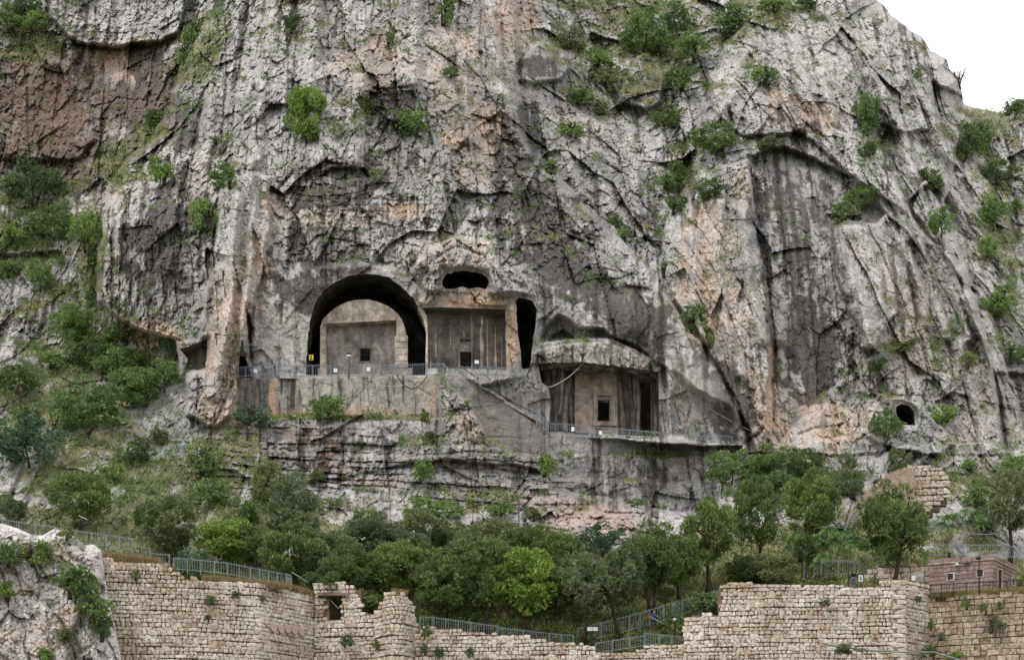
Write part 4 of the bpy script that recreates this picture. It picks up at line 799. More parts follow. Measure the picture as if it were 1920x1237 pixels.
# millstones set into the left wall
M_MILL, n_, b_ = new_mat('millstone_sandstone', .9, .15); a_ = noise(n_, 4, 5, .7); n_.links.new(ramp(n_, a_.outputs['Fac'], (.3, (.42, .33, .26)), (.7, (.56, .46, .38))).outputs[0], b_.inputs['Base Color'])
for i, (px, py) in enumerate(((508.5, 1176), (523, 1179), (535, 1179), (547.5, 1181), (561, 1184))):
    Yw = interp([(488, 190), (590, 197.5)], px); nrm = Vector((.84, -.54, 0)); a = Vector(wpt(px, py, Yw)) + nrm * .42
    mb = MB(); mb.disc(a, nrm, .43, -.3, 22, .07); o = mb.build('millstone', M_MILL, WL)
mb = MB(); a, b = wpt(596, 1113.5, 196.55), wpt(655, 1117.5, 196.2); mb.box(a[0], b[0], 196.05, 196.75, a[2] - .2, a[2] + .12); mb.build('lintel', M_MORTAR, RW)
mb = MB(); mb.bar(wpt(617, 1122, 196.9), wpt(635, 1140, 196.4), .09); mb.build('diagonal_pole', M_GALV, RW)
mb = MB(); a, b = wpt(606, 1100, 199.0), wpt(646, 1175, 199.0); mb.box(a[0], b[0], 199.6, 200, b[2], a[2]); mb.box(a[0], b[0], 197.2, 199.6, a[2] - .2, a[2]); mb.box(b[0] - .2, b[0], 197.2, 199.6, b[2], a[2] - .21); mb.build('inner_room', M_MORTAR, RW)

# ---------------------------------------------------------------- small red stone house
def house():
    B = empty('stone_house', wpt(1862, 1112, 193.2), 'small flat roofed house of red squared stone above the ashlar wall', 'house')
    pL, pC, pR = (wpt(1741.5, 1112, 196.2)), (wpt(1862, 1112, 193.2)), (wpt(1905.5, 1112, 199.5))
    zb = wpt(0, 1112, 193.2)[2]; zt = wpt(0, 1049, 193.2)[2]; inv = Matrix.Translation(-B.location)
    mC = MB(); P = [pL, pC, pR, (pL[0] + (pR[0] - pC[0]), pL[1] + (pR[1] - pC[1]), 0)]
    cx_ = sum(p[0] for p in P) / 4; cy_ = sum(p[1] for p in P) / 4
    q = [(p[0] + (cx_ - p[0]) * .06, p[1] + (cy_ - p[1]) * .06) for p in P]
    win = [(0, .295, .385, .50, .69), (0, .755, .845, .53, .74), (1, .80, .90, .50, .72), (1, .20, .36, 0.02, .80)]
    rows = 8; h = (zt - zb) / rows
    for side, (A, D) in enumerate(((pL, pC), (pC, pR))):
        A = Vector((A[0], A[1], 0)); D = Vector((D[0], D[1], 0)); L = (D - A).length; d = (D - A) / L; nrm = Vector((-d.y, d.x, 0))
        rg = random.Random(side + 5)
        # backing panels leave the openings free
        us = sorted({0.03, .97} | {w[k] for w in win if w[0] == side for k in (1, 2)})
        bk = MB()
        for u0, u1 in zip(us, us[1:]):
            hs = [(w[3], w[4]) for w in win if w[0] == side and w[1] <= u0 + 1e-6 and w[2] >= u1 - 1e-6]
            spans = [(0, 1)] if not hs else [(0, hs[0][0]), (hs[0][1], 1)]
            for v0, v1 in spans:
                if v1 - v0 < .01: continue
                a = A + d * (L * u0) + nrm * .18; b = A + d * (L * u1) + nrm * .18; o2 = nrm * .3
                z0, z1 = zb + v0 * (zt - zb), zb + v1 * (zt - zb)
                pr = [(a.x, a.y), (b.x, b.y), (b.x + o2.x, b.y + o2.y), (a.x + o2.x, a.y + o2.y)]
                bk.add([(p[0], p[1], z0) for p in pr] + [(p[0], p[1], z1) for p in pr], [(0, 3, 2, 1), (4, 5, 6, 7), (0, 1, 5, 4), (1, 2, 6, 5), (2, 3, 7, 6), (3, 0, 4, 7)])
        bk.build('wall_core', M_MORTAR, B)
        for r in range(rows):
            s = 0
            while s < L - .02:
                w = min(rg.uniform(.85, 1.6), L - s)
                if L - s - w < .3: w = L - s
                pieces = [(s, s + w)]
                z0 = zb + r * h; v0, v1 = r / rows, (r + 1) / rows
                for ww in win:
                    if ww[0] == side and ww[3] < v1 - .03 and ww[4] > v0 + .03:
                        np_ = []
                        for a, b in pieces:
                            u0, u1 = ww[1] * L, ww[2] * L
                            if a < u0: np_.append((a, min(b, u0)))
                            if b > u1: np_.append((max(a, u1), b))
                        pieces = np_
                for a, b in pieces:
                    if b - a < .08: continue
                    c = A + d * ((a + b) / 2) + nrm * (.14 - rg.random() * .03); c.z = z0 + h / 2
                    M = Matrix(((d.x, nrm.x, 0, c.x), (d.y, nrm.y, 0, c.y), (0, 0, 1, c.z), (0, 0, 0, 1))) @ Matrix.Diagonal((b - a - .03, .28, h - .04, 1))
                    o = bpy.data.objects.new('stone_block', REDB[rg.randrange(4)]); col.objects.link(o); o.parent = B; o.matrix_local = inv @ M
                s += w
        for ww in win:
            if ww[0] != side: continue
            u0, u1 = ww[1] * L, ww[2] * L; z0, z1 = zb + ww[3] * (zt - zb), zb + ww[4] * (zt - zb); f = MB(); t = .10
            def pt(u, z, o): p = A + d * u + nrm * o; return (p.x, p.y, z)
            for (ua, za, ub, zb2) in ((u0 - t / 2, z0, u0 - t / 2, z1), (u1 + t / 2, z0, u1 + t / 2, z1), (u0 - t, z1 + t / 2, u1 + t, z1 + t / 2), (u0 - t, z0 - t / 2, u1 + t, z0 - t / 2)): f.bar(pt(ua, za, -.03), pt(ub, zb2, -.03), .12, .12)
            dr = ww[3] < .1; fr = f.build('door_frame' if dr else 'window_frame', M_PALE, B)
            g = MB(); g.add([pt(u0, z0, .16), pt(u1, z0, .16), pt(u1, z1, .16), pt(u0, z1, .16), pt(u0, z0, .20), pt(u1, z0, .20), pt(u1, z1, .20), pt(u0, z1, .20)], [(0, 1, 2, 3), (7, 6, 5, 4), (0, 4, 5, 1), (1, 5, 6, 2), (2, 6, 7, 3), (3, 7, 4, 0)])
            g.build('door' if dr else 'window_pane', M_DOORRED if dr else M_GLASSD, B)
            if not dr: g = MB(); g.bar(pt((u0 + u1) / 2, z0, .10), pt((u0 + u1) / 2, z1, .10), .05); g.build('window_bar', M_BLACK, B)
    # cornice, parapet blocks and roof
    for lay, (z0, z1, o_, nm, mt) in enumerate(((zt, zt + .10, -.12, 'cornice', M_PALE), (zt + .10, zt + .55, -.02, 'parapet', M_PINK))):
        for side, (A, D) in enumerate(((pL, pC), (pC, pR))):
            A = Vector((A[0], A[1], 0)); D = Vector((D[0], D[1], 0)); L = (D - A).length; d = (D - A) / L; nrm = Vector((-d.y, d.x, 0)); kk = 1 if lay == 0 else (6 if side == 0 else 4)
            for i in range(kk):
                mb = MB(); a = A + d * (L * i / kk + (.01 if kk > 1 else -.1 * (1 - side))) + nrm * o_; b = A + d * (L * (i + 1) / kk - .02) + nrm * o_; q2 = nrm * .4; pr = [(a.x, a.y), (b.x, b.y), (b.x + q2.x, b.y + q2.y), (a.x + q2.x, a.y + q2.y)]
                mb.add([(p[0], p[1], z0) for p in pr] + [(p[0], p[1], z1) for p in pr], [(0, 3, 2, 1), (4, 5, 6, 7), (0, 1, 5, 4), (1, 2, 6, 5), (2, 3, 7, 6), (3, 0, 4, 7)]); mb.build(nm if lay == 0 else 'parapet_block', mt, B)
    mb = MB(); zr = zt + .25; mb.add([(p[0], p[1], zr) for p in q] + [(p[0], p[1], zr - .2) for p in q], [(0, 1, 2, 3), (7, 6, 5, 4), (0, 4, 5, 1), (1, 5, 6, 2), (2, 6, 7, 3), (3, 7, 4, 0)]); mb.build('roof', M_MORTAR, B)
    return B
M_DOORRED, _n, _b = new_mat('dark_red_door', .6); _b.inputs['Base Color'].default_value = (.09, .022, .02, 1)
M_GLASSD, _n, _b = new_mat('dark_window_glass', .12, .5); _b.inputs['Base Color'].default_value = (.02, .022, .022, 1)
house()
# ---------------------------------------------------------------- the pale outcrop at the lower left, nearer than the walls
def outcrop():
    top = [(-70, 972), (0, 980), (34, 990), (62, 1003), (80, 1003), (92, 996), (104, 989), (120, 996), (140, 1004), (158, 1020), (176, 1020), (190, 1032), (194, 1060), (203, 1120), (214, 1170), (224, 1215), (232, 1262)]
    poly = top + [(232, 1300), (-70, 1300)]
    gx = np.arange(-66, 236, 1.5, dtype=np.float32); gy = np.arange(968, 1264, 1.5, dtype=np.float32); px, py = np.meshgrid(gx, gy)
    d, qx, qy = seg_dist(top, px, py, False, True); ins = inside(poly, px, py)
    near = (d < 1.1); gxp = np.where(near, qx, px); gyp = np.where(near, qy, py)
    YBs = 184.5 - (py - 968) * .012 + 2.2 * np.clip(1 - d / 26, 0, 1) ** 1.6
    X = YBs * (px - CX) / F_PX; Z = YBs * (T0 + (CY - py) / F_PX)
    tx = X + .35 * Z; 
    o = 1.0 * blocks(tx / 2.2 + .3 * fbm(X / 2, Z / 2, 2, 5), Z / 5.5, 301, 1, .3, .07, .6) + .4 * blocks(tx / .9, Z / 2.2, 303, 1, .3, .09) + .22 * blocks(X / .4, Z / .45, 305, 1, .3, .1) + .25 * fbm(X / .6, Z / .6, 4, 307) + .6 * fbm(X / 4, Z / 4, 2, 309)
    o -= 1.6 * np.exp(-(seg_dist([(205, 1090), (170, 1130), (140, 1190), (150, 1262)], px, py) / 9) ** 2)
    Yf = YBs - o * np.clip(d / 10, .25, 1)
    V = np.stack([Yf * (gxp - CX) / F_PX, Yf, CAM_Z + Yf * (T0 + (CY - gyp) / F_PX)], -1).reshape(-1, 3)
    mt = fbm(X / 1.5, Z / 1.5, 5, 311, .65); cc = mix(np.broadcast_to(lin(192, 186, 182), px.shape + (3,)), lin(216, 211, 207), sstep(-.2, .3, mt)); cc = mix(cc, lin(206, 184, 168), sstep(.1, .45, fbm(X / 3, Z / 2, 4, 313)) * .6)
    cc = mix(cc, DARK, sstep(.2, .5, fbm(X / 1.2, Z / 5, 4, 315)) * .5); cc = mix(cc, GREEN1, sstep(.12, .3, fbm(X / 1.3, Z / 1.0, 4, 317)) * .6)
    ii = np.arange(px.size).reshape(px.shape); q = np.stack([ii[:-1, :-1], ii[1:, :-1], ii[1:, 1:], ii[:-1, 1:]], -1)
    cxm = (gxp[:-1, :-1] + gxp[1:, 1:]) / 2; cym = (gyp[:-1, :-1] + gyp[1:, 1:]) / 2; ok = inside(poly, cxm, cym)
    q = q[ok].reshape(-1, 4); u, inv = np.unique(q, return_inverse=True)
    ob = link('rock_outcrop', np_mesh('rock_outcrop', V[u], inv.reshape(-1, 4), np.clip(cc, .02, .66).reshape(-1, 3)[u], False), None, 'structure', ROCK)
    tag(ob, 'pale cracked limestone outcrop left of the long rubble wall'); 
    return lambda x, y: float(Yf[int(np.clip((y - 968) / 1.5, 0, Yf.shape[0] - 1)), int(np.clip((x + 66) / 1.5, 0, Yf.shape[1] - 1))])
outcrop_y = outcrop()

# ---------------------------------------------------------------- railings
def railing(label, pts, h_px=22, post=26, mat=None, group='steel railings along the terraces and paths', picket=.25, plates=(), nails=True, post_w=.075, top_extra=.18, pw_=.035):
    """pts: [(px, py of the top rail, Y)]; posts, two rails, thin upright bars"""
    pts = [(x, y, Y if Y else min(ground_y(x + d, y + h_px + e) for d in (-6, 0, 6) for e in (-4, 0, 4)) - .35) for x, y, Y in pts]; mat = mat or M_STEEL; P = [Vector(wpt(x, y, Y)) for x, y, Y in pts]; H = h_px * pts[0][2] / F_PX
    o = empty('railing', P[0] - Vector((0, 0, H)), label, 'railing', group)
    top = MB(); bot = MB(); bars = MB(); posts = [P[0]]
    for a, b in zip(P, P[1:]):
        top.bar(a, b, .06, .065); bot.bar(a - Vector((0, 0, H * .86)), b - Vector((0, 0, H * .86)), .05, .07)
        L = (b - a).length; k = max(1, int(L / picket))
        for i in range(k):
            p = a + (b - a) * ((i + .5) / k); bars.add([(p.x - pw_ / 2, p.y - .01, p.z - H * .86), (p.x + pw_ / 2, p.y - .01, p.z - H * .86), (p.x + pw_ / 2, p.y - .01, p.z + top_extra), (p.x - pw_ / 2, p.y - .01, p.z + top_extra), (p.x, p.y + .02, p.z - H * .86), (p.x, p.y + .02, p.z + top_extra)], [(0, 1, 2, 3), (1, 4, 5, 2), (4, 0, 3, 5)])
        kk = max(1, round(L * F_PX / pts[0][2] / post))
        posts += [a + (b - a) * ((i + 1) / kk) for i in range(kk)]
    top.build('top_rail', mat, o); bot.build('bottom_rail', mat, o); bars.build('upright_bars', mat, o, 'stuff')
    for p in posts:
        m = MB(); m.box(p.x - post_w / 2, p.x + post_w / 2, p.y - post_w / 2 - .05, p.y + post_w / 2 - .05, p.z - H - .25, p.z + .06); m.build('post', mat, o)
    for x, y, w, h in plates:
        Y = interp([(q[0], q[2]) for q in pts], x) - .16; a = wpt(x - w / 2, y - h / 2, Y); b = wpt(x + w / 2, y + h / 2, Y); m = MB(); m.box(a[0], b[0], Y, Y + .04, b[2], a[2]); m.build('notice_plate', M_WHITE, o)
    return o
railing('blue grey railing of the upper terrace in front of the arched tomb', [(519.5, 685.5, 238.75), (620, 685.2, 238.75), (720, 684.5, 238.75), (800, 683, 238.75), (832, 682, 238.75)], 23, 31, plates=((629, 694, 7, 7), (691, 692, 7, 7)))
railing('short railing left of the terrace in front of the small dark doorway', [(446.5, 689.5, 238.9), (490, 686.5, 238.9), (519, 684, 238.9)], 19, 14, plates=((479, 695, 7, 7),))
railing('stepped railing around the head of the terrace stairs', [(832, 682, 238.7), (842, 693, 238.5), (860, 693, 238.3), (870, 702, 238.0)], 17, 10)
railing('blue grey railing in front of the flat roofed tomb', [(860, 684, 238.8), (868, 689, 238.8), (900, 688.5, 238.8), (979, 691, 238.8)], 18, 20)
railing('long railing on the ledge in front of the hooded tomb', [(1030, 794, 237.3), (1062, 795.5, 237.3), (1115, 800, 237.3), (1180, 806, 237.3), (1250, 812, 237.3), (1319, 818.5, 237.0)], 20, 26, plates=((1074, 804, 6, 8), (1126, 811, 6, 7), (1281, 824, 6, 7)))
railing('right end of the ledge railing turning round the smooth rock', [(1319, 815.5, 237.0), (1350, 816.5, 237.0), (1373, 818.5, 237.1), (1385, 825, 239)], 20, 16)
railing('railing of the steps going down into the bushes right of the ledge', [(1387, 827, 239), (1405, 835, 239), (1428, 848, 239)], 21, 12)
railing('railing at the foot of the diagonal stairs', [(1006, 774, 237.4), (1019, 783, 237.3), (1030, 793, 237.3)], 22, 9)
def stairs():
    o = empty('rock_stairs', wpt(862, 699, 238), 'steep rock cut stairs with a dark handrail running diagonally between the tombs', 'stairs')
    r = MB(); pts = [(868, 690), (900, 712), (935, 737), (970, 758), (1008, 777)]
    for (x1, y1), (x2, y2) in zip(pts, pts[1:]): r.bar(wpt(x1, y1, 237.75), wpt(x2, y2, 237.6), .09)
    r.build('handrail', M_BLACK, o)
    for i in range(30):
        t = i / 29; x = 866 + 142 * t; y = 702 + 86 * t + 3 * math.sin(t * 3.1); a = wpt(x, y, 237.9); m = MB(); m.box(a[0], a[0] + .42, 237.75, 238.9, a[2] - .25, a[2] - .02); m.build('step', M_PALE, o)
    for i in range(9):
        t = (i + .5) / 9; x = 866 + 142 * t; y = interp(pts, x); p = Vector(wpt(x, y, 237.7)); m = MB(); m.bar(p, p - Vector((0, 0, .8)), .05); m.build('post', M_BLACK, o)
stairs()
railing('grey railing along the top of the pale outcrop at far left', [(-20, 970, 188), (5, 974, 188), (67, 983, 188.4), (143, 995, 189), (200, 1003, 189.4), (248, 1010, 189.6)], 24, 31, M_GALV, post_w=.08)
railing('low end of the grey railing above the long rubble wall', [(248, 1022, 189.6), (282, 1029, 189.7), (283, 1037, 189.7), (318, 1040, 189.9)], 19, 33, M_GALV)
railing('grey railing with pale posts on the long rubble wall beside the round shrub', [(326, 1046, 190), (377, 1050, 190.4), (427, 1055.5, 191), (470, 1064, 192), (537, 1077, 196), (547, 1081, 199)], 23, 22, M_GALV)
railing('railing on the low wall in front of the bright green tree', [(786, 1156, 194.4), (812, 1157, 194.4), (883, 1167, 194.2), (932, 1173.5, 194), (932.5, 1176, 194), (1030, 1187, 193.7), (1075, 1191, 193.6)], 24, 24)
railing('tall railing climbing the grass slope behind the man in blue', [(1082, 1178, 0), (1105, 1172.5, 0), (1127, 1167.5, 0), (1157, 1160, 0), (1180, 1154, 0), (1200, 1148.5, 0), (1217.6, 1143, 0), (1244, 1136, 0), (1262, 1130, 0), (1280, 1124.5, 0), (1312, 1116, 0), (1345, 1108, 0)], 31, 29)
railing('lowest railing on the short rubble wall at bottom centre', [(1116, 1206, 193.1), (1180, 1195.6, 193), (1208, 1191.5, 193)], 21, 28)
railing('lowest railing beside the stepped right hand wall', [(1209, 1186.5, 193), (1236, 1189.5, 193), (1283, 1194.5, 192.6)], 22, 26)
railing('dark railing behind the man in the black shirt', [(1526, 1052, 203.6), (1572, 1050.5, 203.2), (1602, 1052.5, 203), (1624, 1046, 203.5), (1680, 1050, 203.8)], 28, 30, M_GALV)
railing('grey railing on the grass bank above the small stone house', [(1742, 1021.5, 204.5), (1780, 1021, 204.5), (1836, 1021.5, 204.5), (1879, 1021.5, 204), (1910, 1027, 204), (1945, 1029, 204)], 22, 33, M_GALV)
railing('low black railing in front of the small stone house', [(1744, 1096, 191.3), (1787, 1093.5, 190.9), (1836, 1091.5, 190.4), (1888, 1088.5, 189.6), (1940, 1087, 189)], 19, 25, M_BLACK, pw_=.03)
# ---------------------------------------------------------------- lamps, signs, ropes
def pole(name, label, cat, px, y0, y1, Y, rad, mat):
    o = empty(name, wpt(px, y1, Y), label, cat); m = MB(); m.tube([wpt(px, y1, Y), wpt(px, (y0 + y1) / 2, Y), wpt(px, y0, Y)], [rad, rad * .8, rad * .7], 8); m.build('pole', mat, o); return o
o = pole('terrace_lamp', 'lamp with a box head on a red brown post by the arched tomb', 'lamp', 654.5, 666, 709, 238.45, .085, M_RUSTPOLE); a = wpt(654, 664, 238.4)
m = MB(); m.box(a[0] - .33, a[0] + .33, 238.2, 238.6, a[2] - .08, a[2] + .14); m.build('lamp_head', M_BLACK, o); m = MB(); m.box(a[0] - .28, a[0] + .28, 238.16, 238.22, a[2] - .3, a[2] - .09); m.build('lamp_glass', M_LENS, o)
o = pole('floodlight', 'white floodlight box beside the barred doorway', 'floodlight', 895, 682, 693, 238.6, .05, M_BLACK); a = wpt(894, 679, 238.5)
m = MB(); m.box(a[0] - .27, a[0] + .27, 238.3, 238.7, a[2] - .2, a[2] + .2); m.build('lamp_head', M_WHITE, o)
o = pole('floodlight', 'black floodlight below the ledge railing of the hooded tomb', 'floodlight', 1178, 826, 832, 236.9, .06, M_BLACK); a = wpt(1178, 822, 236.8)
m = MB(); m.box(a[0] - .3, a[0] + .3, 236.5, 237, a[2] - .22, a[2] + .25); m.build('lamp_head', M_BLACK, o); m = MB(); m.box(a[0] - .24, a[0] + .24, 236.46, 236.52, a[2] - .15, a[2] + .17); m.build('lamp_glass', M_GLASSD, o)
o = pole('garden_lamp', 'black garden lamp with a round head in the grass right of the path', 'lamp', 1266, 1164, 1203, 194.2, .09, M_BLACK); a = wpt(1265, 1160, 194.2)
m = MB(); m.tube([(a[0], a[1], a[2] - .2), (a[0], a[1], a[2] - .1), (a[0], a[1], a[2] + .08), (a[0], a[1], a[2] + .2)], [.12, .22, .2, .08], 10); m.build('lamp_globe', M_LENS, o, None, True); m = MB(); m.disc((a[0], a[1], a[2] + .18), (0, 0, 1), .28, .06, 12); m.build('lamp_cap', M_BLACK, o)
o = pole('solar_lamp', 'solar lamp with a tilted panel behind the railing at far left', 'lamp', 154.5, 972, 1000, 192, .06, M_BLACK); a = Vector(wpt(157, 971, 192)); m = MB(); m.bar(a + Vector((-.45, 0, .22)), a + Vector((.4, 0, -.16)), .5, .06); m.build('solar_panel', M_LENS, o)
o = pole('lamp_post', 'thin black post in front of the small stone house', 'lamp', 1836, 1041, 1112, 189.9, .07, M_BLACK); a = wpt(1836, 1046, 189.8); m = MB(); m.box(a[0] - .3, a[0] + .12, 189.6, 190, a[2] - .1, a[2] + .08); m.build('lamp_head', M_BLACK, o)
for i, (px, lab) in enumerate(((1793, 'small white floodlight on the house wall'), (1807, 'double floodlight under the parapet of the stone house'))):
    Yh = interp([(1741, 196.2), (1862, 193.2)], px) - .15; a = wpt(px, 1058 - i * 4, Yh); o = empty('wall_floodlight', a, lab, 'floodlight')
    for k in range(i + 1): m = MB(); m.box(a[0] - .16 + k * .4, a[0] + .16 + k * .4, a[1] - .4, a[1] - .05, a[2] - .12, a[2] + .12); m.build('lamp_head', M_LENS if i == 0 else M_CHAMB, o); m = MB(); m.bar((a[0] + k * .4, a[1] - .1, a[2]), (a[0] + k * .4, a[1] + .25, a[2]), .06); m.build('bracket', M_BLACK, o)
for i, (px, y0, y1, Y, r, lab) in enumerate(((1508, 1030, 1086, 204, .07, 'pale grey pole beside the light green ailanthus'), (1526, 1033, 1090, 204, .05, 'thin pale pole right of the first grey pole'), (1570, 1025, 1078, 206.6, .06, 'thin grey pole above the railing corner'), (1590.5, 1070, 1094, 198.5, .08, 'short black post in front of the man in the black shirt'), (1706.5, 1061, 1094, 198, .06, 'thin black pole behind the top of the tall rubble wall'))):
    pole('pole', lab, 'pole', px, y0, y1, Y, r, M_BLACK if i > 2 else M_GALV)
def board(name, label, px, py, w, h, Y, mat, ink=None, post=None, roof=False):
    o = empty(name, wpt(px, post or py + h / 2, Y), label, 'sign'); a = wpt(px - w / 2, py - h / 2, Y); b = wpt(px + w / 2, py + h / 2, Y); m = MB(); m.box(a[0], b[0], Y, Y + .06, b[2], a[2]); m.build('panel', mat, o)
    if ink:
        for (u0, u1, v0, v1) in ink: m = MB(); m.box(a[0] + (b[0] - a[0]) * u0, a[0] + (b[0] - a[0]) * u1, Y - .02, Y - .004, b[2] + (a[2] - b[2]) * v0, b[2] + (a[2] - b[2]) * v1); m.build('print', M_GREYINK if mat is M_WHITE else M_INK, o)
    if post: c = wpt(px, post, Y + .1); t = wpt(px, py, Y + .1); m = MB(); m.bar(c, t, .1); m.build('post', M_BLACK, o)
    if roof: m = MB(); m.box(a[0] - .06, b[0] + .06, Y - .05, Y + .12, a[2], a[2] + .09); m.build('cap', M_BLACK, o)
    return o
board('warning_sign', 'yellow warning sign at the left foot of the great arch', 583.5, 670, 8, 10, 240.9, M_YEL, [(.35, .65, .45, .85), (.2, .8, .1, .3)])
board('information_board', 'wide white information board on a black post below the climbing railing', 1111, 1178, 20, 7.5, 194.3, M_WHITE, [(.48, .52, 0, 1)], 1200, True)
board('white_sign', 'white framed notice board beside the man in the black shirt', 1614, 1083.5, 8, 12, 198.6, M_WHITE, [(.22, .78, .15, .85)], 1098)
board('white_sign', 'plain white sign plate behind the peak of the tall rubble wall', 1713, 1083, 7, 9, 198, M_WHITE)
board('bin_frame', 'black litter bin on the path edge above the stone house', 1780, 1040, 6, 10, 201, M_BLACK, None, 1046)
def rope(name, label, pts, r, mat, cat='cable'):
    m = MB(); m.tube([wpt(*p) for p in pts], r, 6); o = m.build(name, mat, None); return tag(o, label, cat)
M_ROPE, _n, _b = new_mat('pale_rope', .8); _b.inputs['Base Color'].default_value = (.5, .48, .44, 1)
rope('rope', 'pale rope slung from the hood of the hooded tomb to the rock edge', [(1029 + 66 * t, 726 - 47 * t + 13 * 4 * t * (1 - t) * .55, 238.6 - .3 * t) for t in np.linspace(0, 1, 14)], .05, M_ROPE, 'rope')
rope('hose', 'black hose hanging in a loop below the terrace railing', [(744 + 56 * t, 702 + 3 * t + 25 * 4 * t * (1 - t), 238.55) for t in np.linspace(0, 1, 14)], .06, M_BLACK, 'hose')
rope('cable', 'thin wire sagging across the terrace wall left of the hose', [(660 + 150 * t, 708 - 4 * t + 18 * 4 * t * (1 - t), 238.6) for t in np.linspace(0, 1, 14)], .03, M_ROPE)
rope('cable', 'thin cable running down the smooth rock right of the ledge railing', [(1330 + 90 * t, 765 + 47 * t + 3 * math.sin(3 * t), 238 - t) for t in np.linspace(0, 1, 10)], .04, M_ROPE)
rope('cable', 'thin wire between the long wall railing and the gatehouse ruin', [(547, 1072, 197), (560, 1080, 196.6), (577, 1091, 196.4)], .04, M_GALV)
rope('cable', 'slack cable from a pole to the right edge above the railing bank', [(1800 + 120 * t, 996 - 8 * t + 9 * 4 * t * (1 - t), 212) for t in np.linspace(0, 1, 10)], .05, M_ROPE)
rope('pipe', 'pale green pipe lying along the foot of the tall rubble wall', [(1545, 1206, 187.2), (1575, 1212, 187.2), (1640, 1219, 187.2), (1672, 1220, 187.2)], .10, M_GALV, 'pipe')
rope('pipe', 'second length of thin pale pipe below the ashlar wall corner', [(1675, 1221, 187.4), (1720, 1222, 187.4), (1752, 1222, 187.8), (1800, 1237, 187.2)], .08, M_GALV, 'pipe')
# grey site cabin half hidden behind the pines
C_ = empty('site_cabin', wpt(942, 1178, 198.5), 'pale grey cabin half hidden behind the low wall railing under the pines', 'cabin')
M_CAB, _n, _b = new_mat('pale_grey_cabin', .6); _b.inputs['Base Color'].default_value = (.24, .27, .28, 1)
a, b = wpt(922, 1161, 198.5), wpt(962, 1182, 198.5); m = MB(); m.box(a[0], b[0], 198.5, 200.6, b[2] - .5, a[2]); m.build('body', M_CAB, C_); m = MB(); m.box(a[0] - .15, b[0] + .15, 198.3, 200.8, a[2], a[2] + .14); m.build('roof', M_GALV, C_)
m = MB(); m.box(b[0] - .9, b[0] - .25, 198.44, 198.51, b[2] - .4, a[2] - .2); m.build('door', M_CHAMB, C_)
# stairs of steel on the right slope
S_ = empty('steel_stairs', wpt(1590, 1010, 214), 'steep grey steel stairway half hidden left of the biggest round pine', 'stairs')
for k in range(2): m = MB(); m.bar(wpt(1578 + k * 12, 1008, 213 + k), wpt(1600 + k * 12, 960, 217 + k), .12, .3); m.build('stringer', M_GALV, S_)
for i in range(9): t = (i + .5) / 9; m = MB(); m.bar(wpt(1578 + 22 * t, 1008 - 48 * t, 213 + 4 * t), wpt(1590 + 22 * t, 1008 - 48 * t, 214 + 4 * t), .3, .06); m.build('tread', M_GALV, S_)
# boulders on the grassy ledge
for px, py, w, lab in ((552, 783, 7, 'small pale boulder on the grassy ledge left of the round shrub'), (648, 779, 13, 'larger pale boulder on the grassy ledge right of the round shrub')):
    Y = ground_y(px, py) - .4; a = wpt(px, py, Y); o = bpy.data.objects.new('boulder', RUBBLE[5].copy()); o.data.materials.clear(); o.data.materials.append(M_PALE); col.objects.link(o); o.location = (a[0], a[1], a[2] + .15); s = w * Y / F_PX; o.scale = (s, s, s * .55); tag(o, lab, 'boulder', 'boulders on the grassy ledge')
# ---------------------------------------------------------------- trees and shrubs
def leaf_mat(name, c1, c2, c3):
    m, n, b = new_mat(name, .75, .2); at = N(n, 'ShaderNodeVertexColor', layer_name='Col'); oi = N(n, 'ShaderNodeObjectInfo')
    sep = N(n, 'ShaderNodeSeparateColor'); n.links.new(at.outputs[0], sep.inputs[0])
    c = ramp(n, sep.outputs[0], (0, c1), (.5, c2), (1, c3)).outputs[0]
    r = ramp(n, oi.outputs['Random'], (0, (.70, .78, .80)), (.5, (.98, 1.02, .95)), (1, (1.32, 1.30, 1.0))).outputs[0]
    n.links.new(mixc(n, c, r, mode='MULTIPLY', f=1), b.inputs['Base Color'])
    tr = N(n, 'ShaderNodeBsdfTranslucent'); n.links.new(c, tr.inputs[0]); mx_ = N(n, 'ShaderNodeMixShader'); mx_.inputs[0].default_value = .22
    n.links.new(b.outputs[0], mx_.inputs[1]); n.links.new(tr.outputs[0], mx_.inputs[2]); n.links.new(mx_.outputs[0], n.nodes['Material Output'].inputs[0]); return m
L_PINE = leaf_mat('pine_needles', (0.074, 0.106, 0.044), (0.130, 0.179, 0.064), (0.263, 0.312, 0.099))
L_GREY = leaf_mat('grey_pine_needles', (0.099, 0.122, 0.062), (0.172, 0.202, 0.099), (0.317, 0.347, 0.166))
L_BRIGHT = leaf_mat('bright_leaves', (0.119, 0.183, 0.035), (0.196, 0.281, 0.060), (0.315, 0.395, 0.099))
L_SHRUB = leaf_mat('shrub_leaves', (0.071, 0.109, 0.041), (0.128, 0.184, 0.071), (0.234, 0.292, 0.124))
L_MID = leaf_mat('mid_green_leaves', (0.099, 0.160, 0.050), (0.172, 0.260, 0.083), (0.293, 0.377, 0.139))
L_BLUE = leaf_mat('bluish_green_leaves', (0.058, 0.104, 0.066), (0.107, 0.166, 0.107), (0.195, 0.254, 0.165))
L_AIL = leaf_mat('ailanthus_leaves', (0.094, 0.183, 0.053), (0.174, 0.304, 0.092), (0.283, 0.425, 0.149))
L_GRASS = leaf_mat('grass_blades', (.15, .17, .06), (.24, .26, .09), (.46, .42, .20))
M_BARK, n_, b_ = new_mat('bark', .95, .1); a_ = noise(n_, 5, 5, .7); n_.links.new(ramp(n_, a_.outputs['Fac'], (.35, (.025, .018, .014)), (.7, (.10, .075, .06))).outputs[0], b_.inputs['Base Color'])
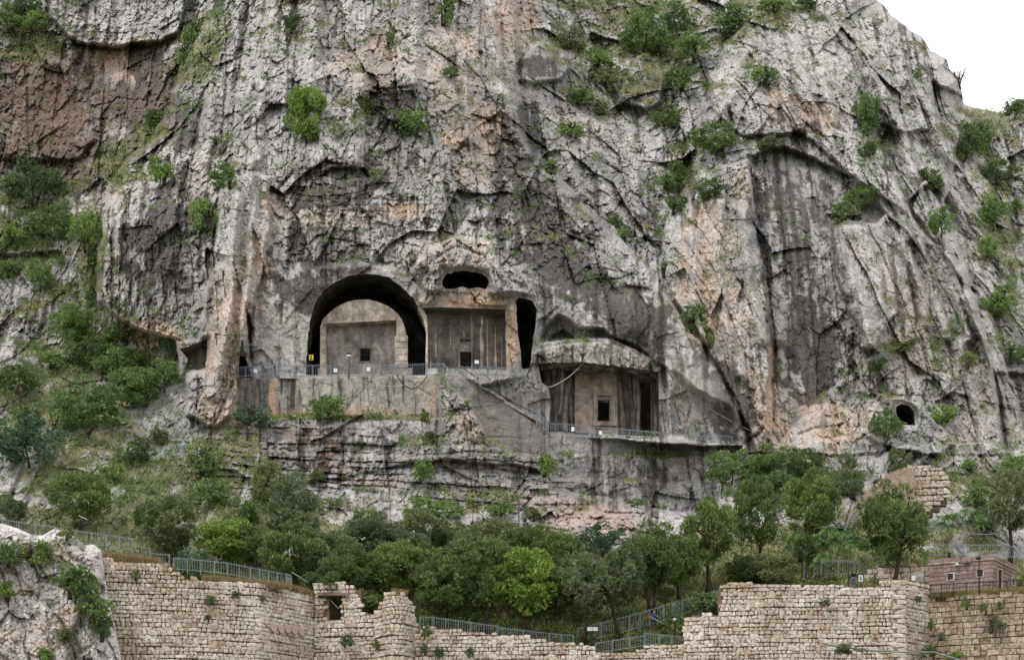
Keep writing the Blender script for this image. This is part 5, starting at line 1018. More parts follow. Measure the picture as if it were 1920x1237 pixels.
M_BARKP, n_, b_ = new_mat('pale_bark', .9, .1); b_.inputs['Base Color'].default_value = (.32, .27, .22, 1)

def crown_mesh(name, mat, seed, lobes, per, size, shape='round', slim=.42, spread=.36, lr=(.13, .2), upbias=.25, core=True):
    """leaf faces on a cluster of lobes filling a unit-high crown (z 0..1, about 1 wide)"""
    rg = np.random.RandomState(seed); Cn = []; Rn = []
    for i in range(lobes):
        for _ in range(30):
            p = rg.uniform(-1, 1, 3)
            if shape == 'cone':
                z = (p[2] + 1) / 2; r = (1 - z) * .95 + .12
                if math.hypot(p[0], p[1]) > r: continue
                p = np.array([p[0], p[1], p[2]])
            else:
                rr = np.linalg.norm(p)
                if rr > 1 or rr < (.45 if shape == 'round' else .1): continue
                if shape == 'umbrella' and p[2] < -.35: continue
            break
        Cn.append((p[0] * spread, p[1] * spread, .5 + p[2] * .37)); Rn.append(rg.uniform(*lr))
    Cn = np.array(Cn); Rn = np.array(Rn); ci = rg.randint(0, lobes, lobes * per) if True else None; n = len(ci)
    d = rg.normal(size=(n, 3)); d[:, 2] += upbias; d /= np.linalg.norm(d, axis=1)[:, None]
    rad = Rn[ci] * (1 + .22 * rg.normal(size=n).clip(-2, 1.6) * .6)
    sq = np.array([1, 1, .78]); P = Cn[ci] + d * rad[:, None] * sq
    # direction of each leaf: outwards and up, with scatter
    a = d * .9 + rg.normal(size=(n, 3)) * .5; a[:, 2] += .45; a /= np.linalg.norm(a, axis=1)[:, None]
    b = np.cross(a, rg.normal(size=(n, 3))); b /= np.linalg.norm(b, axis=1)[:, None]
    s = size * rg.uniform(.6, 1.35, n)[:, None]
    q0 = P - a * s * .5; q1 = P + b * s * slim * .5; q2 = P + a * s * .5; q3 = P - b * s * slim * .5
    V = np.stack([q0, q1, q2, q3], 1).reshape(-1, 3); F = np.arange(4 * n).reshape(n, 4)
    tone = rg.uniform(0, 1, n) * .7 + .3 * rg.uniform(0, 1, lobes)[ci]; Cc = np.repeat(tone, 4)[:, None] * np.ones(3)
    me = np_mesh(name, V, F, Cc, False); me.materials.append(mat); return me
def with_mat(me, mat): c = me.copy(); c.materials.clear(); c.materials.append(mat); return c
PINES = [crown_mesh('pine_crown', L_PINE, 10 + i, 58, 190, .058, 'round', .30, .45, (.06, .145), .5) for i in range(4)]
PINEG = [with_mat(m, L_GREY) for m in PINES[:3]]
CONES = [crown_mesh('cone_crown', L_GREY, 30 + i, 40, 200, .055, 'cone', .3, .42, (.09, .15), .2) for i in range(2)]
DECID = [crown_mesh('leafy_crown', L_BRIGHT, 40 + i, 60, 120, .050, 'round', .6, .43, (.07, .15), .2) for i in range(3)]
SCRUB = [crown_mesh('scrub_crown', L_MID, 70 + i, (46, 60, 38, 52)[i], (90, 70, 110, 80)[i], .052, 'full', .6, (.52, .5, .48, .54)[i], (.05, .14), .2) for i in range(4)]
BUSH = [crown_mesh('bush_crown', L_SHRUB, 50 + i, (14, 22, 30, 18, 26, 34)[i], (90, 66, 50, 76, 60, 44)[i], .085, 'full', .6, (.42, .5, .46, .38, .5, .48)[i], (.06, .20), .2) for i in range(6)]
KINDS = {'pine': PINES, 'greypine': PINEG, 'cone': CONES, 'bright': DECID, 'mid': SCRUB + [with_mat(DECID[0], L_MID)], 'shrub': BUSH, 'midshrub': [with_mat(m, L_MID) for m in BUSH], 'blueshrub': [with_mat(m, L_BLUE) for m in BUSH],
         'darktree': [with_mat(m, L_SHRUB) for m in SCRUB], 'olive': [with_mat(m, L_GREY) for m in BUSH], 'bluetree': [with_mat(m, L_BLUE) for m in SCRUB]}
# trunks, unit high, foot at the origin
def trunk_mesh(seed, lean=0.0, limbs=5, two=False, mat=None, thick=.021):
    rg = random.Random(seed); m = MB()
    for k in range(2 if two else 1):
        dx = lean + (rg.random() - .5) * .12 + (k * .16 if two else 0); pts = [(0 + k * .03, 0, -.06)] + [(k * .03 + dx * t + .03 * math.sin(3 * t + seed), .02 * math.sin(5 * t), t) for t in (.12, .3, .5, .7, .9)]
        m.tube(pts, [thick * 1.5, thick, thick * .85, thick * .65, thick * .42, thick * .2], 7)
        for i in range(limbs):
            t = .35 + .5 * i / limbs; an = rg.random() * 6.28; p = Vector((k * .03 + dx * t + .03 * math.sin(3 * t + seed), 0, t)); q = p + Vector((math.cos(an) * .25, math.sin(an) * .25, .16)); m.tube([p, (p + q) / 2 + Vector((0, 0, .03)), q], [thick * .5, thick * .34, thick * .15], 5)
    me = m.mesh('trunk', True); me.materials.append(mat or M_BARK); return me
TRUNKS = [trunk_mesh(1), trunk_mesh(2, .18), trunk_mesh(3, -.12), trunk_mesh(4, 0, 5, True), trunk_mesh(5, .1, 6)]
STEMS = [trunk_mesh(11, .05, 6, True, None, .045), trunk_mesh(12, -.1, 6, True, None, .04)]
_cnt = [0]
def plant(kind, px, py, w, h, label, cat=None, group=None, name=None, Y=None, trunk=None, cb=None, fwd=.25):
    """px, py: foot of the plant; w, h: width and height in photograph pixels; cb: where the crown starts, as a share of the height"""
    i = _cnt[0]; _cnt[0] += 1; tree = kind in ('pine', 'greypine', 'cone', 'bright', 'mid', 'darktree', 'bluetree')
    if Y is None: Y = ground_y(px, py)
    s = Y / F_PX; W = w * s * ((1.04 if px > 1240 else 1.14) if kind in ('pine', 'greypine', 'cone', 'bright') else 1.05 if tree else 1.1); H = h * s
    Yp = Y - min(W * fwd, 2.2 if not tree else 1.2)
    name = name or {'pine': 'pine_tree', 'greypine': 'pine_tree', 'cone': 'pine_tree', 'bright': 'leafy_tree', 'mid': 'leafy_tree', 'darktree': 'leafy_tree', 'bluetree': 'leafy_tree'}.get(kind, 'shrub')
    a = wpt(px, py, Yp); o = empty(name, a, label, cat or name.replace('_', ' ').replace('leafy ', ''), group or {'pine_tree': 'pines on the slope below the cliff', 'leafy_tree': 'broadleaved trees among the rocks'}.get(name, 'shrubs growing on the rock'))
    cb = (cb - .10 if cb > .12 else cb - .12) if cb is not None else (.16 if tree else -.05)
    cr = bpy.data.objects.new('crown', KINDS[kind][i % len(KINDS[kind])]); col.objects.link(cr); cr.parent = o
    cr.location = (0, 0, H * cb); cr.scale = (W, W * .8, H * (1 - cb) * 1.04); cr.rotation_euler = (0 if tree else math.sin(i * 1.7) * .25, math.sin(i * 2.9) * (.06 if tree else .35), (i * 2.399) % 6.283)
    tk = bpy.data.objects.new('trunk' if tree else 'stem', TRUNKS[trunk if trunk is not None else i % 3] if tree else STEMS[i % 2]); col.objects.link(tk); tk.parent = o; tk.scale = (H, H, H * .9)
    return o
T_ = [
 # kind, foot x, foot y, width, height, label
 ('pine', 150, 988, 112, 108, 'dark round pine standing alone on the left slope above the railing', .1),
 ('greypine', 20, 985, 60, 55, 'small dark pine at the left edge just above the railing', .1),
 ('greypine', 315, 1046, 120, 118, 'olive green pine left of the bright yellow green tree', .12),
 ('pine', 272, 1010, 50, 70, 'narrow dark pine behind the left railing end', .1),
 ('bright', 425, 1062, 115, 95, 'bright yellow green tree above the long wall railing', .05),
 ('cone', 545, 1000, 150, 132, 'big loose grey green pine standing against the banded rock', .05),
 ('greypine', 500, 950, 72, 92, 'dark scrubby pine on the banded rock foot, left of the loose grey one', .05),
 ('pine', 555, 1098, 135, 120, 'dark pine right of the bright yellow green tree', .1),
 ('greypine', 620, 1090, 110, 100, 'grey green pine behind the gatehouse ruin', .1),
 ('pine', 662, 1130, 120, 110, 'dark pine directly behind the doorway ruin', .15),
 ('greypine', 700, 1060, 120, 100, 'olive pine rising behind the doorway ruin in the second row', .1),
 ('greypine', 790, 1045, 130, 100, 'grey green pine of the back row against the pale rocks', .1),
 ('mid', 812, 975, 110, 42, 'low spreading green tree on the rock bench above the pine grove', .0),
 ('pine', 745, 1125, 110, 115, 'dark pine between the doorway ruin and the round tower stub', .15),
 ('pine', 836, 1168, 125, 125, 'dark pine with thin limbs right behind the round tower stub', .2),
 ('pine', 800, 1115, 110, 100, 'dark pine behind the one with thin limbs', .1),
 ('pine', 905, 1172, 150, 170, 'largest very dark pine touching the bright green tree from the left', .22),
 ('greypine', 880, 1085, 100, 90, 'olive pine top behind the largest very dark pine', .1),
 ('pine', 965, 1075, 110, 90, 'dark bushy pine behind the bright green tree', .1),
 ('bright', 986, 1180, 150, 158, 'bright green broadleaved tree with a dark forked trunk', .18),
 ('bluetree', 1130, 1040, 110, 62, 'blue green broadleaved tree below the broken pale rocks', .0),
 ('pine', 1055, 1085, 100, 95, 'dark pine right behind the bright green tree', .1),
 ('greypine', 1092, 1196, 130, 160, 'grey pine with two leaning trunks beside the information board', .28),
 ('greypine', 1160, 1186, 110, 170, 'tall olive pine in front of the climbing railing', .30),
 ('pine', 1040, 1150, 90, 110, 'dark low pine between the bright green tree and the leaning trunks', .15),
 ('pine', 1222, 1148, 120, 172, 'tall pine with twin trunks right above the man in blue', .28),
 ('pine', 1275, 1120, 100, 130, 'pine crown right of the twin trunk pine', .18),
 ('pine', 1325, 1112, 125, 182, 'tall pine with one straight reddish trunk above the shrub by the wall', .30),
 ('pine', 1415, 1062, 120, 172, 'tall dark pine left of the rounded twin of the same height', .18),
 ('pine', 1400, 1094, 90, 55, 'low bushy pine on the tall wall, the left of two', .0),
 ('greypine', 1448, 1096, 100, 66, 'low bushy pine on the tall wall, the right of two', .0),
 ('pine', 1525, 1010, 128, 132, 'wide round dark pine above the light green ailanthus', .1),
 ('pine', 1510, 1080, 60, 80, 'shaded pine stem and crown behind the pale grey pole', .3),
 ('pine', 1672, 1096, 158, 192, 'biggest round pine, leaning trunk, in front of the brown ruin', .22),
 ('cone', 1587, 925, 84, 92, 'feathery pale green pine against the orange rock', .05),
 ('greypine', 1688, 890, 50, 54, 'small pine leaning out above the brown ruin', .0),
 ('greypine', 1893, 1052, 100, 182, 'loose tall tree at the right edge above the stone house', .28),
 ('mid', 1906, 905, 70, 60, 'leafy tree at the right edge below the cliff foot', .1),
 ('greypine', 1846, 1000, 60, 50, 'small loose tree right of the ailanthus pair', .1),
 ('pine', 610, 1140, 90, 80, 'low dark pine right behind the end of the long wall', .0), ('greypine', 760, 1080, 110, 90, 'olive pine in the gap behind the tower stub, second row', .0), ('pine', 860, 1050, 100, 70, 'dark pine top of the back row left of centre', .0), ('greypine', 930, 1040, 100, 70, 'grey pine top of the back row against the banded rock', .0), ('pine', 1190, 1110, 90, 90, 'dark pine crown between the olive pine and the twin trunks', .0), ('pine', 1010, 1040, 90, 60, 'dark low pine of the back row right of centre', .0), ('greypine', 480, 1060, 90, 80, 'olive pine close to the right side of the bright yellow green tree', .0), ('shrub', 690, 1150, 70, 50, 'dark shrub in the gap between doorway ruin and tower stub'  , .0),
 # on the left slope and the cliff
 ('bright', 575, 262, 74, 110, 'bright green tree standing alone high on the grey buttress', -.02),
 ('darktree', 60, 382, 120, 82, 'dark leafy tree below the rust stained rock face', .0),
 ('darktree', 105, 478, 125, 90, 'spreading dark tree in the left gully', .05),
 ('mid', 160, 470, 70, 80, 'mid green tree against the edge of the buttress in the left gully', .05),
 ('mid', 75, 545, 50, 58, 'small light green tree on the bare rock of the left slope', .1),
 ('mid', 165, 815, 150, 105, 'large mid green tree in the middle of the left slope', .02),
 ('bluetree', 55, 872, 170, 90, 'wide pale green tree at the left edge of the slope', .0),
 ('mid', 250, 760, 110, 70, 'leafy tree left of the foot of the orange rock pillar', .0),
 ('bluetree', 325, 680, 58, 98, 'dark bluish tree tucked under the buttress overhang', .0),
 ('mid', 215, 705, 90, 60, 'light leafy tree below the overhang of the buttress', .0),
 ('mid', 308, 730, 90, 55, 'mid green tree beside the niche with the orange lip', .0),
 ('darktree', 30, 735, 90, 60, 'dark tree at the left edge above the wide pale green tree', .0),
 ('mid', 140, 640, 80, 70, 'leafy tree above the rock bench of the left slope', .0),
 ('darktree', 170, 690, 90, 60, 'dark leafy tree in the hollow below the left cliff foot', .0),
 ('mid', 1205, 95, 90, 85, 'large green tree in the high gully right of the dark boulder', .0),
 ('mid', 1270, 60, 70, 55, 'green tree at the top of the high gully', .0),
 ('darktree', 1345, 290, 90, 62, 'dark rounded tree on top of the grey pillar', -.02),
 ('mid', 1625, 252, 55, 78, 'fresh green tree in the cleft below the skyline', .0),
 ('mid', 1612, 408, 62, 60, 'flat topped green tree clinging to the smooth grey wall', .3),
 ('mid', 1765, 442, 66, 56, 'round green tree beside the ribbed rocks on the right', .0),
 ('darktree', 1808, 300, 80, 70, 'dark tree in the notch between the cliff and the far hill', .0),
 ('darktree', 1870, 345, 70, 48, 'dark leafy tree on the far hill slope', .0),
 ('darktree', 1903, 222, 46, 38, 'dark tree on the skyline at the right edge', .0),
 ('mid', 1662, 826, 72, 62, 'fresh green tree below the small round topped cave', .0),
 ('midshrub', 615, 782, 66, 46, 'round green shrub in front of the streaked terrace wall', -.05),
 ('mid', 1372, 905, 92, 64, 'wide leafy tree covering the steps right of the ledge', .0),
 ('mid', 1440, 885, 80, 56, 'leafy tree against the orange foot of the pillar', .0),
 ('darktree', 1420, 925, 90, 34, 'dark leafy thicket tree above the tall dark pine', .0),
 ('darktree', 1510, 890, 76, 52, 'dark leafy tree beside a pink rock above the round pine', .0),
]
for k, px, py, w, h, lab, cb in T_:
    plant(k, px, py, w, h, lab, cb=cb, trunk={986: 3, 1222: 3, 1092: 1, 1672: 1, 1325: 0}.get(px), name='shrub' if 'shrub' in k else None, cat='shrub' if 'shrub' in k else None)
S_L = [
 ('blueshrub', 467, 795, 72, 42, 'bluish shrub at the left end of the grassy ledge'), ('olive', 446, 722, 12, 16, 'tiny round bush below the small dark doorway'), ('midshrub', 797, 788, 24, 22, 'small green bush on the ledge at the right end of the terrace wall'),
 ('midshrub', 788, 905, 46, 46, 'green bush in the middle of the banded rock'), ('midshrub', 1020, 892, 38, 42, 'light green bush growing from the corner below the stairs'), ('olive', 800, 828, 40, 22, 'low olive bush on the small ledge under the terrace corner'),
 ('shrub', 378, 888, 76, 58, 'rounded green bush below the foot of the orange pillar'), ('midshrub', 400, 938, 70, 46, 'light green bush below the rounded one under the pillar'), ('shrub', 265, 865, 70, 46, 'green bush in the middle of the lower left slope'), ('midshrub', 215, 905, 50, 40, 'pale green bush left of the middle of the lower slope'),
 ('shrub', 60, 800, 60, 40, 'bush between rocks near the left edge'), ('olive', 292, 830, 50, 36, 'olive bush on the bare rubble below the buttress'), ('midshrub', 95, 690, 60, 34, 'low bush on the rock bench at left'), ('shrub', 240, 690, 50, 40, 'bush beneath the overhang near its orange underside'),
 ('midshrub', 20, 455, 50, 46, 'light bush at the left edge of the upper slope'), ('shrub', 70, 440, 60, 30, 'low bush below the dark leafy tree at upper left'), ('midshrub', 15, 520, 50, 36, 'bush at the left edge above the bare rock'), ('shrub', 130, 620, 50, 40, 'dark bush at the right edge of the bare left rock'), ('midshrub', 205, 640, 50, 40, 'bush at the low tip of the gully'),
 ('shrub', 552, 55, 38, 34, 'dark round bush near the top of the grey buttress'), ('midshrub', 308, 345, 56, 50, 'branching bush on the smooth left shoulder of the buttress'), ('midshrub', 430, 352, 52, 48, 'light bush at the top of the orange pillar'), ('midshrub', 390, 430, 56, 66, 'leafy bush in the crack left of the orange pillar'), ('shrub', 290, 238, 56, 34, 'bush where the buttress edge meets the rust stained rock'),
 ('midshrub', 360, 85, 50, 56, 'bush in the cleft beside the big overhanging block'), ('midshrub', 345, 120, 36, 50, 'light bush lower in the cleft of the overhanging block'), ('shrub', 40, 30, 70, 46, 'dark bush at the top left corner'), ('midshrub', 60, 62, 70, 36, 'light bush below the top left corner'), ('shrub', 20, 60, 50, 40, 'bush at the left edge under the corner bush'),
 ('shrub', 830, 45, 40, 60, 'narrow dark bush in the crack near the top centre'), ('midshrub', 845, 145, 34, 22, 'light tuft on the broken rock above the pale ledge'), ('midshrub', 770, 250, 70, 44, 'bush on the dark stained ledge left of the orange scar'), ('shrub', 728, 90, 26, 40, 'thin dark bush beside the square pale pinnacle'), ('olive', 690, 205, 40, 22, 'small olive bush left of the dark stained ledge'),
 ('midshrub', 1035, 325, 40, 26, 'bright low bush at the end of the central cleft'), ('midshrub', 1155, 425, 30, 28, 'light bush on the grey shoulder right of centre'), ('midshrub', 1172, 452, 36, 30, 'second light bush just below on the grey shoulder'), ('olive', 1070, 90, 60, 40, 'grey green bush above the dark boulder'), ('midshrub', 1120, 130, 70, 36, 'bush on the scree right of the dark boulder'), ('olive', 1135, 165, 60, 34, 'dry olive bush on the scree below'),
 ('midshrub', 1090, 190, 60, 24, 'low green bush under the dark boulder'), ('olive', 1130, 215, 50, 24, 'small olive bush between grey slabs'), ('midshrub', 1070, 255, 50, 34, 'bush hanging beside the dark streaked slab'), ('shrub', 1245, 235, 64, 42, 'dark drooping bush under the rounded pinnacle'), ('midshrub', 1235, 100, 70, 40, 'wide light bush beside the rounded pinnacle top'), ('midshrub', 1300, 115, 80, 50, 'leafy bush against the upper edge of the right crag'),
 ('shrub', 1280, 170, 60, 46, 'dark bush in the gully at the height of the rounded pinnacle'), ('shrub', 1275, 340, 50, 40, 'dark bush in the shaded gully beside the grey pillar'), ('shrub', 1340, 365, 56, 34, 'bush on the shoulder of the grey pillar'), ('midshrub', 1250, 355, 44, 30, 'lighter bush lower in the shaded gully'), ('shrub', 1262, 400, 50, 40, 'dark bush at the bottom of the shaded gully'), ('midshrub', 1243, 520, 26, 34, 'green bush beside the black cleft at the end of the gully'),
 ('shrub', 1295, 622, 60, 54, 'dark bush hanging between the smooth dome and the orange pillar'), ('olive', 1330, 650, 34, 44, 'olive bush below it on the edge of the smooth dome'), ('midshrub', 1435, 160, 56, 44, 'bush in a crack high on the right crag'), ('midshrub', 1375, 60, 80, 46, 'light leafy bush at the top of the right crag'), ('midshrub', 1450, 20, 60, 26, 'bush on the top edge right of centre'), ('shrub', 1520, 15, 60, 24, 'low dark bush on the top edge'),
 ('shrub', 1578, 415, 50, 38, 'dark bush left of the flat topped green tree'), ('olive', 1450, 275, 60, 22, 'sparse olive bushes foot of the pink scar'), ('shrub', 1630, 290, 40, 34, 'bush below the fresh green tree in the cleft'), ('midshrub', 1720, 148, 26, 16, 'tiny bush on a skyline ledge'), ('shrub', 1798, 165, 12, 42, 'thin bush hanging off the skyline edge'), ('shrub', 1735, 355, 56, 40, 'dark bush at the top of the ribbed rocks'),
 ('midshrub', 1855, 415, 60, 44, 'green bush on the far hill beside the ribbed rocks'), ('shrub', 1905, 400, 30, 30, 'bush at the right edge of the far hill'), ('midshrub', 1840, 270, 60, 46, 'light bush on the crest of the far hill'), ('midshrub', 1850, 480, 40, 40, 'bush among the ribs at far right'), ('midshrub', 1870, 590, 60, 60, 'large bush in the far right gully'), ('shrub', 1895, 680, 50, 36, 'bush at the right edge below the gully'), ('olive', 1815, 690, 40, 30, 'olive bush among the lower ribs at right'),
 ('olive', 1690, 660, 80, 18, 'dry bushes on the ledge under the ribbed rocks'), ('midshrub', 1775, 790, 60, 34, 'bush right of the small round topped cave'), ('shrub', 1650, 690, 40, 22, 'small bush on the ledge left of the dry bushes'), ('midshrub', 1820, 885, 40, 30, 'bush on the flat ground below the right cliff foot'), ('midshrub', 1830, 950, 70, 40, 'bush beside the pale slabs above the stone house'),
 ('shrub', 1322, 1152, 84, 46, 'dark needle bush on the step of the right hand wall'), ('bluetree', 360, 1082, 62, 58, 'round dark bluish shrub on the long rubble wall'), ('midshrub', 792, 1184, 34, 34, 'leafy bush growing from the wall top right of the tower stub'), ('midshrub', 940, 965, 60, 26, 'flat bush on the banded rock right of the pine grove'), ('olive', 1000, 975, 40, 30, 'grey bush by the rock corner above the pines'), ('midshrub', 1195, 950, 34, 16, 'light tuft under the dark rock blocks'),
 ('midshrub', 1460, 915, 60, 34, 'leafy bush behind the tall dark pines'), ('midshrub', 1540, 910, 60, 24, 'low bush on the grass above the round pine'), ('midshrub', 690, 985, 60, 34, 'bush at the foot of the banded rock left of centre'), ('midshrub', 470, 975, 60, 40, 'light bush left of the loose grey pine'), ('shrub', 590, 900, 40, 22, 'dark tuft on the rusty banded rock'),
]
for k, px, py, w, h, lab in S_L: plant(k, px, py, w, h, lab, name='shrub', cat='shrub', cb=-.08)
# shrubs on the pale outcrop
for k, px, py, w, h, lab in (('midshrub', 130, 1120, 100, 62, 'large leafy bush in the middle of the pale outcrop'), ('midshrub', 170, 1165, 70, 60, 'trailing bush right under the large one on the outcrop'), ('shrub', 60, 1060, 70, 56, 'dark bush on the crest of the pale outcrop'), ('midshrub', 15, 1060, 60, 50, 'light green bush at the left edge of the outcrop'), ('midshrub', 10, 1120, 50, 40, 'bush low at the left edge of the outcrop'),
                         ('olive', 125, 1012, 40, 26, 'dry brown green tuft on the outcrop beside the railing'), ('shrub', 190, 1200, 40, 60, 'dark bush in the cleft between the outcrop and the long wall'), ('olive', 120, 1205, 40, 30, 'small olive bush low on the outcrop'), ('midshrub', 75, 1240, 50, 30, 'bush at the bottom edge of the outcrop')):
    plant(k, px, py, w, h, lab, name='shrub', cat='shrub', group='shrubs on the pale outcrop', Y=outcrop_y(px, py) - .3, cb=-.05)
# tufts growing out of the walls
WP = [('olive', 254, 1086, 20, 22, 187.0, 'grey tuft high on the left of the long wall'), ('shrub', 397, 1131, 20, 18, 188.2, 'round dark tuft in the middle of the long wall'), ('shrub', 444, 1120, 20, 16, 189, 'dark tuft under the railing end of the long wall'), ('shrub', 391, 1163, 15, 13, 188.2, 'lowest round tuft on the long wall'), ('olive', 493, 1127, 13, 13, 190, 'small tuft on the corner of the long wall'), ('olive', 289, 1098, 10, 10, 187.2, 'tiny tuft below the high grey one on the long wall'),
      ('blueshrub', 647, 1212, 26, 28, 195.6, 'round blue green tuft below the ruined doorway'), ('olive', 706, 1216, 28, 24, 194.6, 'olive tuft at the foot of the round tower stub'), ('shrub', 796, 1196, 30, 26, 192.9, 'dark hanging tuft right of the tower stub'), ('blueshrub', 797, 1227, 20, 22, 192.9, 'left of two round tufts low on the low wall'), ('blueshrub', 822, 1232, 20, 20, 192.8, 'right of two round tufts low on the low wall'), ('blueshrub', 880, 1232, 22, 22, 192.7, 'single round tuft on the low wall right of the pair'),
      ('olive', 1552, 1136, 24, 16, 189.0, 'thin weeds in the middle of the tall right wall'), ('olive', 1724, 1128, 14, 14, 190.7, 'weed tuft near the corner of the ashlar wall'), ('midshrub', 1812, 1142, 18, 26, 190.0, 'dark weeds high on the ashlar wall'), ('olive', 1848, 1150, 20, 24, 189, 'dry weeds right of the dark weeds on the ashlar wall'), ('midshrub', 1873, 1140, 14, 16, 188.7, 'bright green weed high on the ashlar wall'), ('midshrub', 1880, 1180, 10, 18, 188.5, 'weed in a joint under the bright one'),
      ('blueshrub', 1763, 1200, 14, 18, 191.1, 'bluish tuft low on the left of the ashlar wall'), ('olive', 1858, 1185, 18, 40, 188.9, 'dead brown creeper hanging down the ashlar wall'), ('midshrub', 1745, 1180, 14, 22, 191.7, 'tuft in the corner between the two right hand walls'), ('midshrub', 1750, 1232, 44, 26, 190.6, 'leafy clump at the foot of the wall corner'), ('midshrub', 1790, 1240, 40, 20, 189.9, 'low leafy clump at the bottom edge under the ashlar wall'), ('olive', 1590, 1226, 60, 22, 187.8, 'dry brush lying below the pale green pipe')]
for k, px, py, w, h, Y, lab in WP: plant(k, px, py, w, h, lab, name='wall_plant', cat='plant', group='tufts growing out of the old walls', Y=Y, cb=-.05)

# ailanthus: pale stems with umbrellas of long compound leaves
def frond_cluster(seed, n=14, L=1.0):
    rg = random.Random(seed); V = []; F = []; C_ = []
    for i in range(n):
        an = 6.283 * i / n + rg.random() * .3; el = .55 - .9 * rg.random(); prev = None
        for k in range(1, 12):
            t = k / 11; r = L * t; z = el * r - .55 * r * r; c = Vector((math.cos(an) * r, math.sin(an) * r, z + .25)); side = Vector((-math.sin(an), math.cos(an), -.25)); fw = Vector((math.cos(an), math.sin(an), el - 1.0 * r)).normalized(); s = .27 * L * (1 - .45 * t)
            for sg in (-1, 1):
                b = len(V); a = c; V += [tuple(a), tuple(a + side * sg * s * .5 + fw * .05 * L), tuple(a + side * sg * s + fw * .02), tuple(a + side * sg * s * .5 - fw * .045 * L)]; F.append((b, b + 1, b + 2, b + 3)); tn = rg.random(); C_ += [(tn,) * 3] * 4
    me = np_mesh('frond_cluster', V, F, np.array(C_), False); me.materials.append(L_AIL); return me
FR = [frond_cluster(s) for s in range(3)]
def ailanthus(px, py, heads, label, Y=None):
    Y = Y or ground_y(px, py) - 1.2; base = Vector(wpt(px, py, Y)); o = empty('ailanthus_tree', base, label, 'tree', 'ailanthus trees with compound leaves')
    for i, (hx, hy, r) in enumerate(heads):
        p = Vector(wpt(hx, hy, Y + (i % 3 - 1) * .6)); m = MB(); q = base + (p - base) * .5 + Vector(((p.x - base.x) * .25, 0, 0)); m.tube([base, q, p], [.10, .07, .04], 6); m.build('stem', M_BARKP, o, None, True)
        h = bpy.data.objects.new('leaf_head', FR[i % 3]); col.objects.link(h); h.parent = o; h.location = p - base; s = r * Y / F_PX; h.scale = (s, s, s); h.rotation_euler = (0, 0, i * 1.3)
ailanthus(1558, 1060, [(1553, 998, 26), (1530, 1008, 22), (1578, 1003, 24), (1595, 1022, 24), (1560, 1018, 26), (1508, 1012, 20), (1540, 1024, 22), (1582, 1034, 18)], 'light green ailanthus with pale stems left of the biggest round pine', 206)
ailanthus(1490, 1045, [(1492, 1004, 22), (1478, 1016, 20), (1505, 1018, 20)], 'small light green ailanthus beside the pale grey pole', 207)
ailanthus(1540, 1088, [(1540, 1048, 22), (1556, 1064, 16), (1530, 1060, 15)], 'low young ailanthus in front of the path railing', 203)
ailanthus(1776, 1020, [(1772, 976, 24), (1788, 968, 20), (1760, 985, 18), (1778, 990, 20)], 'ailanthus on the pale slabs, the left of a pair')
ailanthus(1832, 1018, [(1826, 968, 26), (1808, 960, 20), (1846, 972, 22), (1838, 985, 20), (1815, 980, 18)], 'ailanthus on the pale slabs, the right of a pair')

# ---------------------------------------------------------------- grass and low undergrowth, too many to count
def scatter_stuff(name, n, weight, size, mat, seed, up=1.0, tall=1.0, label=None, clump=0):
    rg = np.random.RandomState(seed); w = weight.ravel().astype(np.float64); w /= w.sum(); pick = rg.choice(w.size, n, p=w)
    if clump: pick = np.repeat(pick[:n // clump], clump); n = len(pick)
    P = VV[pick].astype(np.float64).copy(); P[:, 1] -= .12
    if clump: P += rg.normal(size=(n, 3)) * np.array([.42, .3, .26]) * np.repeat(rg.uniform(.5, 1.6, n // clump), clump)[:, None] + np.array([0, -.35, .15])
    a = rg.normal(size=(n, 3)) * .5; a[:, 2] = np.abs(a[:, 2]) + up; a /= np.linalg.norm(a, axis=1)[:, None]; b = np.cross(a, rg.normal(size=(n, 3))); b /= np.linalg.norm(b, axis=1)[:, None]
    s = size * rg.uniform(.5, 1.4, n)[:, None]; q = np.stack([P - b * s * .35, P + a * s * tall, P + b * s * .35], 1).reshape(-1, 3)
    tone = np.clip(rg.uniform(0, 1, n) ** 1.3, 0, 1)
    me = np_mesh(name, q, np.arange(3 * n).reshape(n, 3), np.repeat(tone, 3)[:, None] * np.ones(3), False); o = link(name, me, None, 'stuff', mat)
    if label: o['label'] = label
    return o
vis = (~inside(SKY, PX, PY)) & (PX > -40) & (PX < 1960); far = np.ones(PX.shape)
for h in HOLES:
    w = window(h, 3); far[w] *= ~inside(h, PX[w], PY[w])
low_w = sstep(1000, 1060, PY) * 1.3 + .6
scatter_stuff('grass', 110000, gm * vis * far * low_w + 1e-9, .34, L_GRASS, 5, label='short dry and green grass growing on ledges and slopes')
scatter_stuff('undergrowth', 110000, np.clip(lush, 0, 1) ** 1.3 * gm * vis * far + 1e-9, .26, L_SHRUB, 6, .2, .9, 'low leafy undergrowth between the rocks of the slopes', 60)
scatter_stuff('weeds', 110000, (.10 + .9 * np.clip(lush, 0, 1)) * vis * far * (PY < 950) * (1 - smooth) * (pl < .1) * (np.clip(ups, 0, 1) + .08) + 1e-9, .22, L_MID, 8, .2, .9, 'small green weeds rooted in the cracks of the cliff', 64)

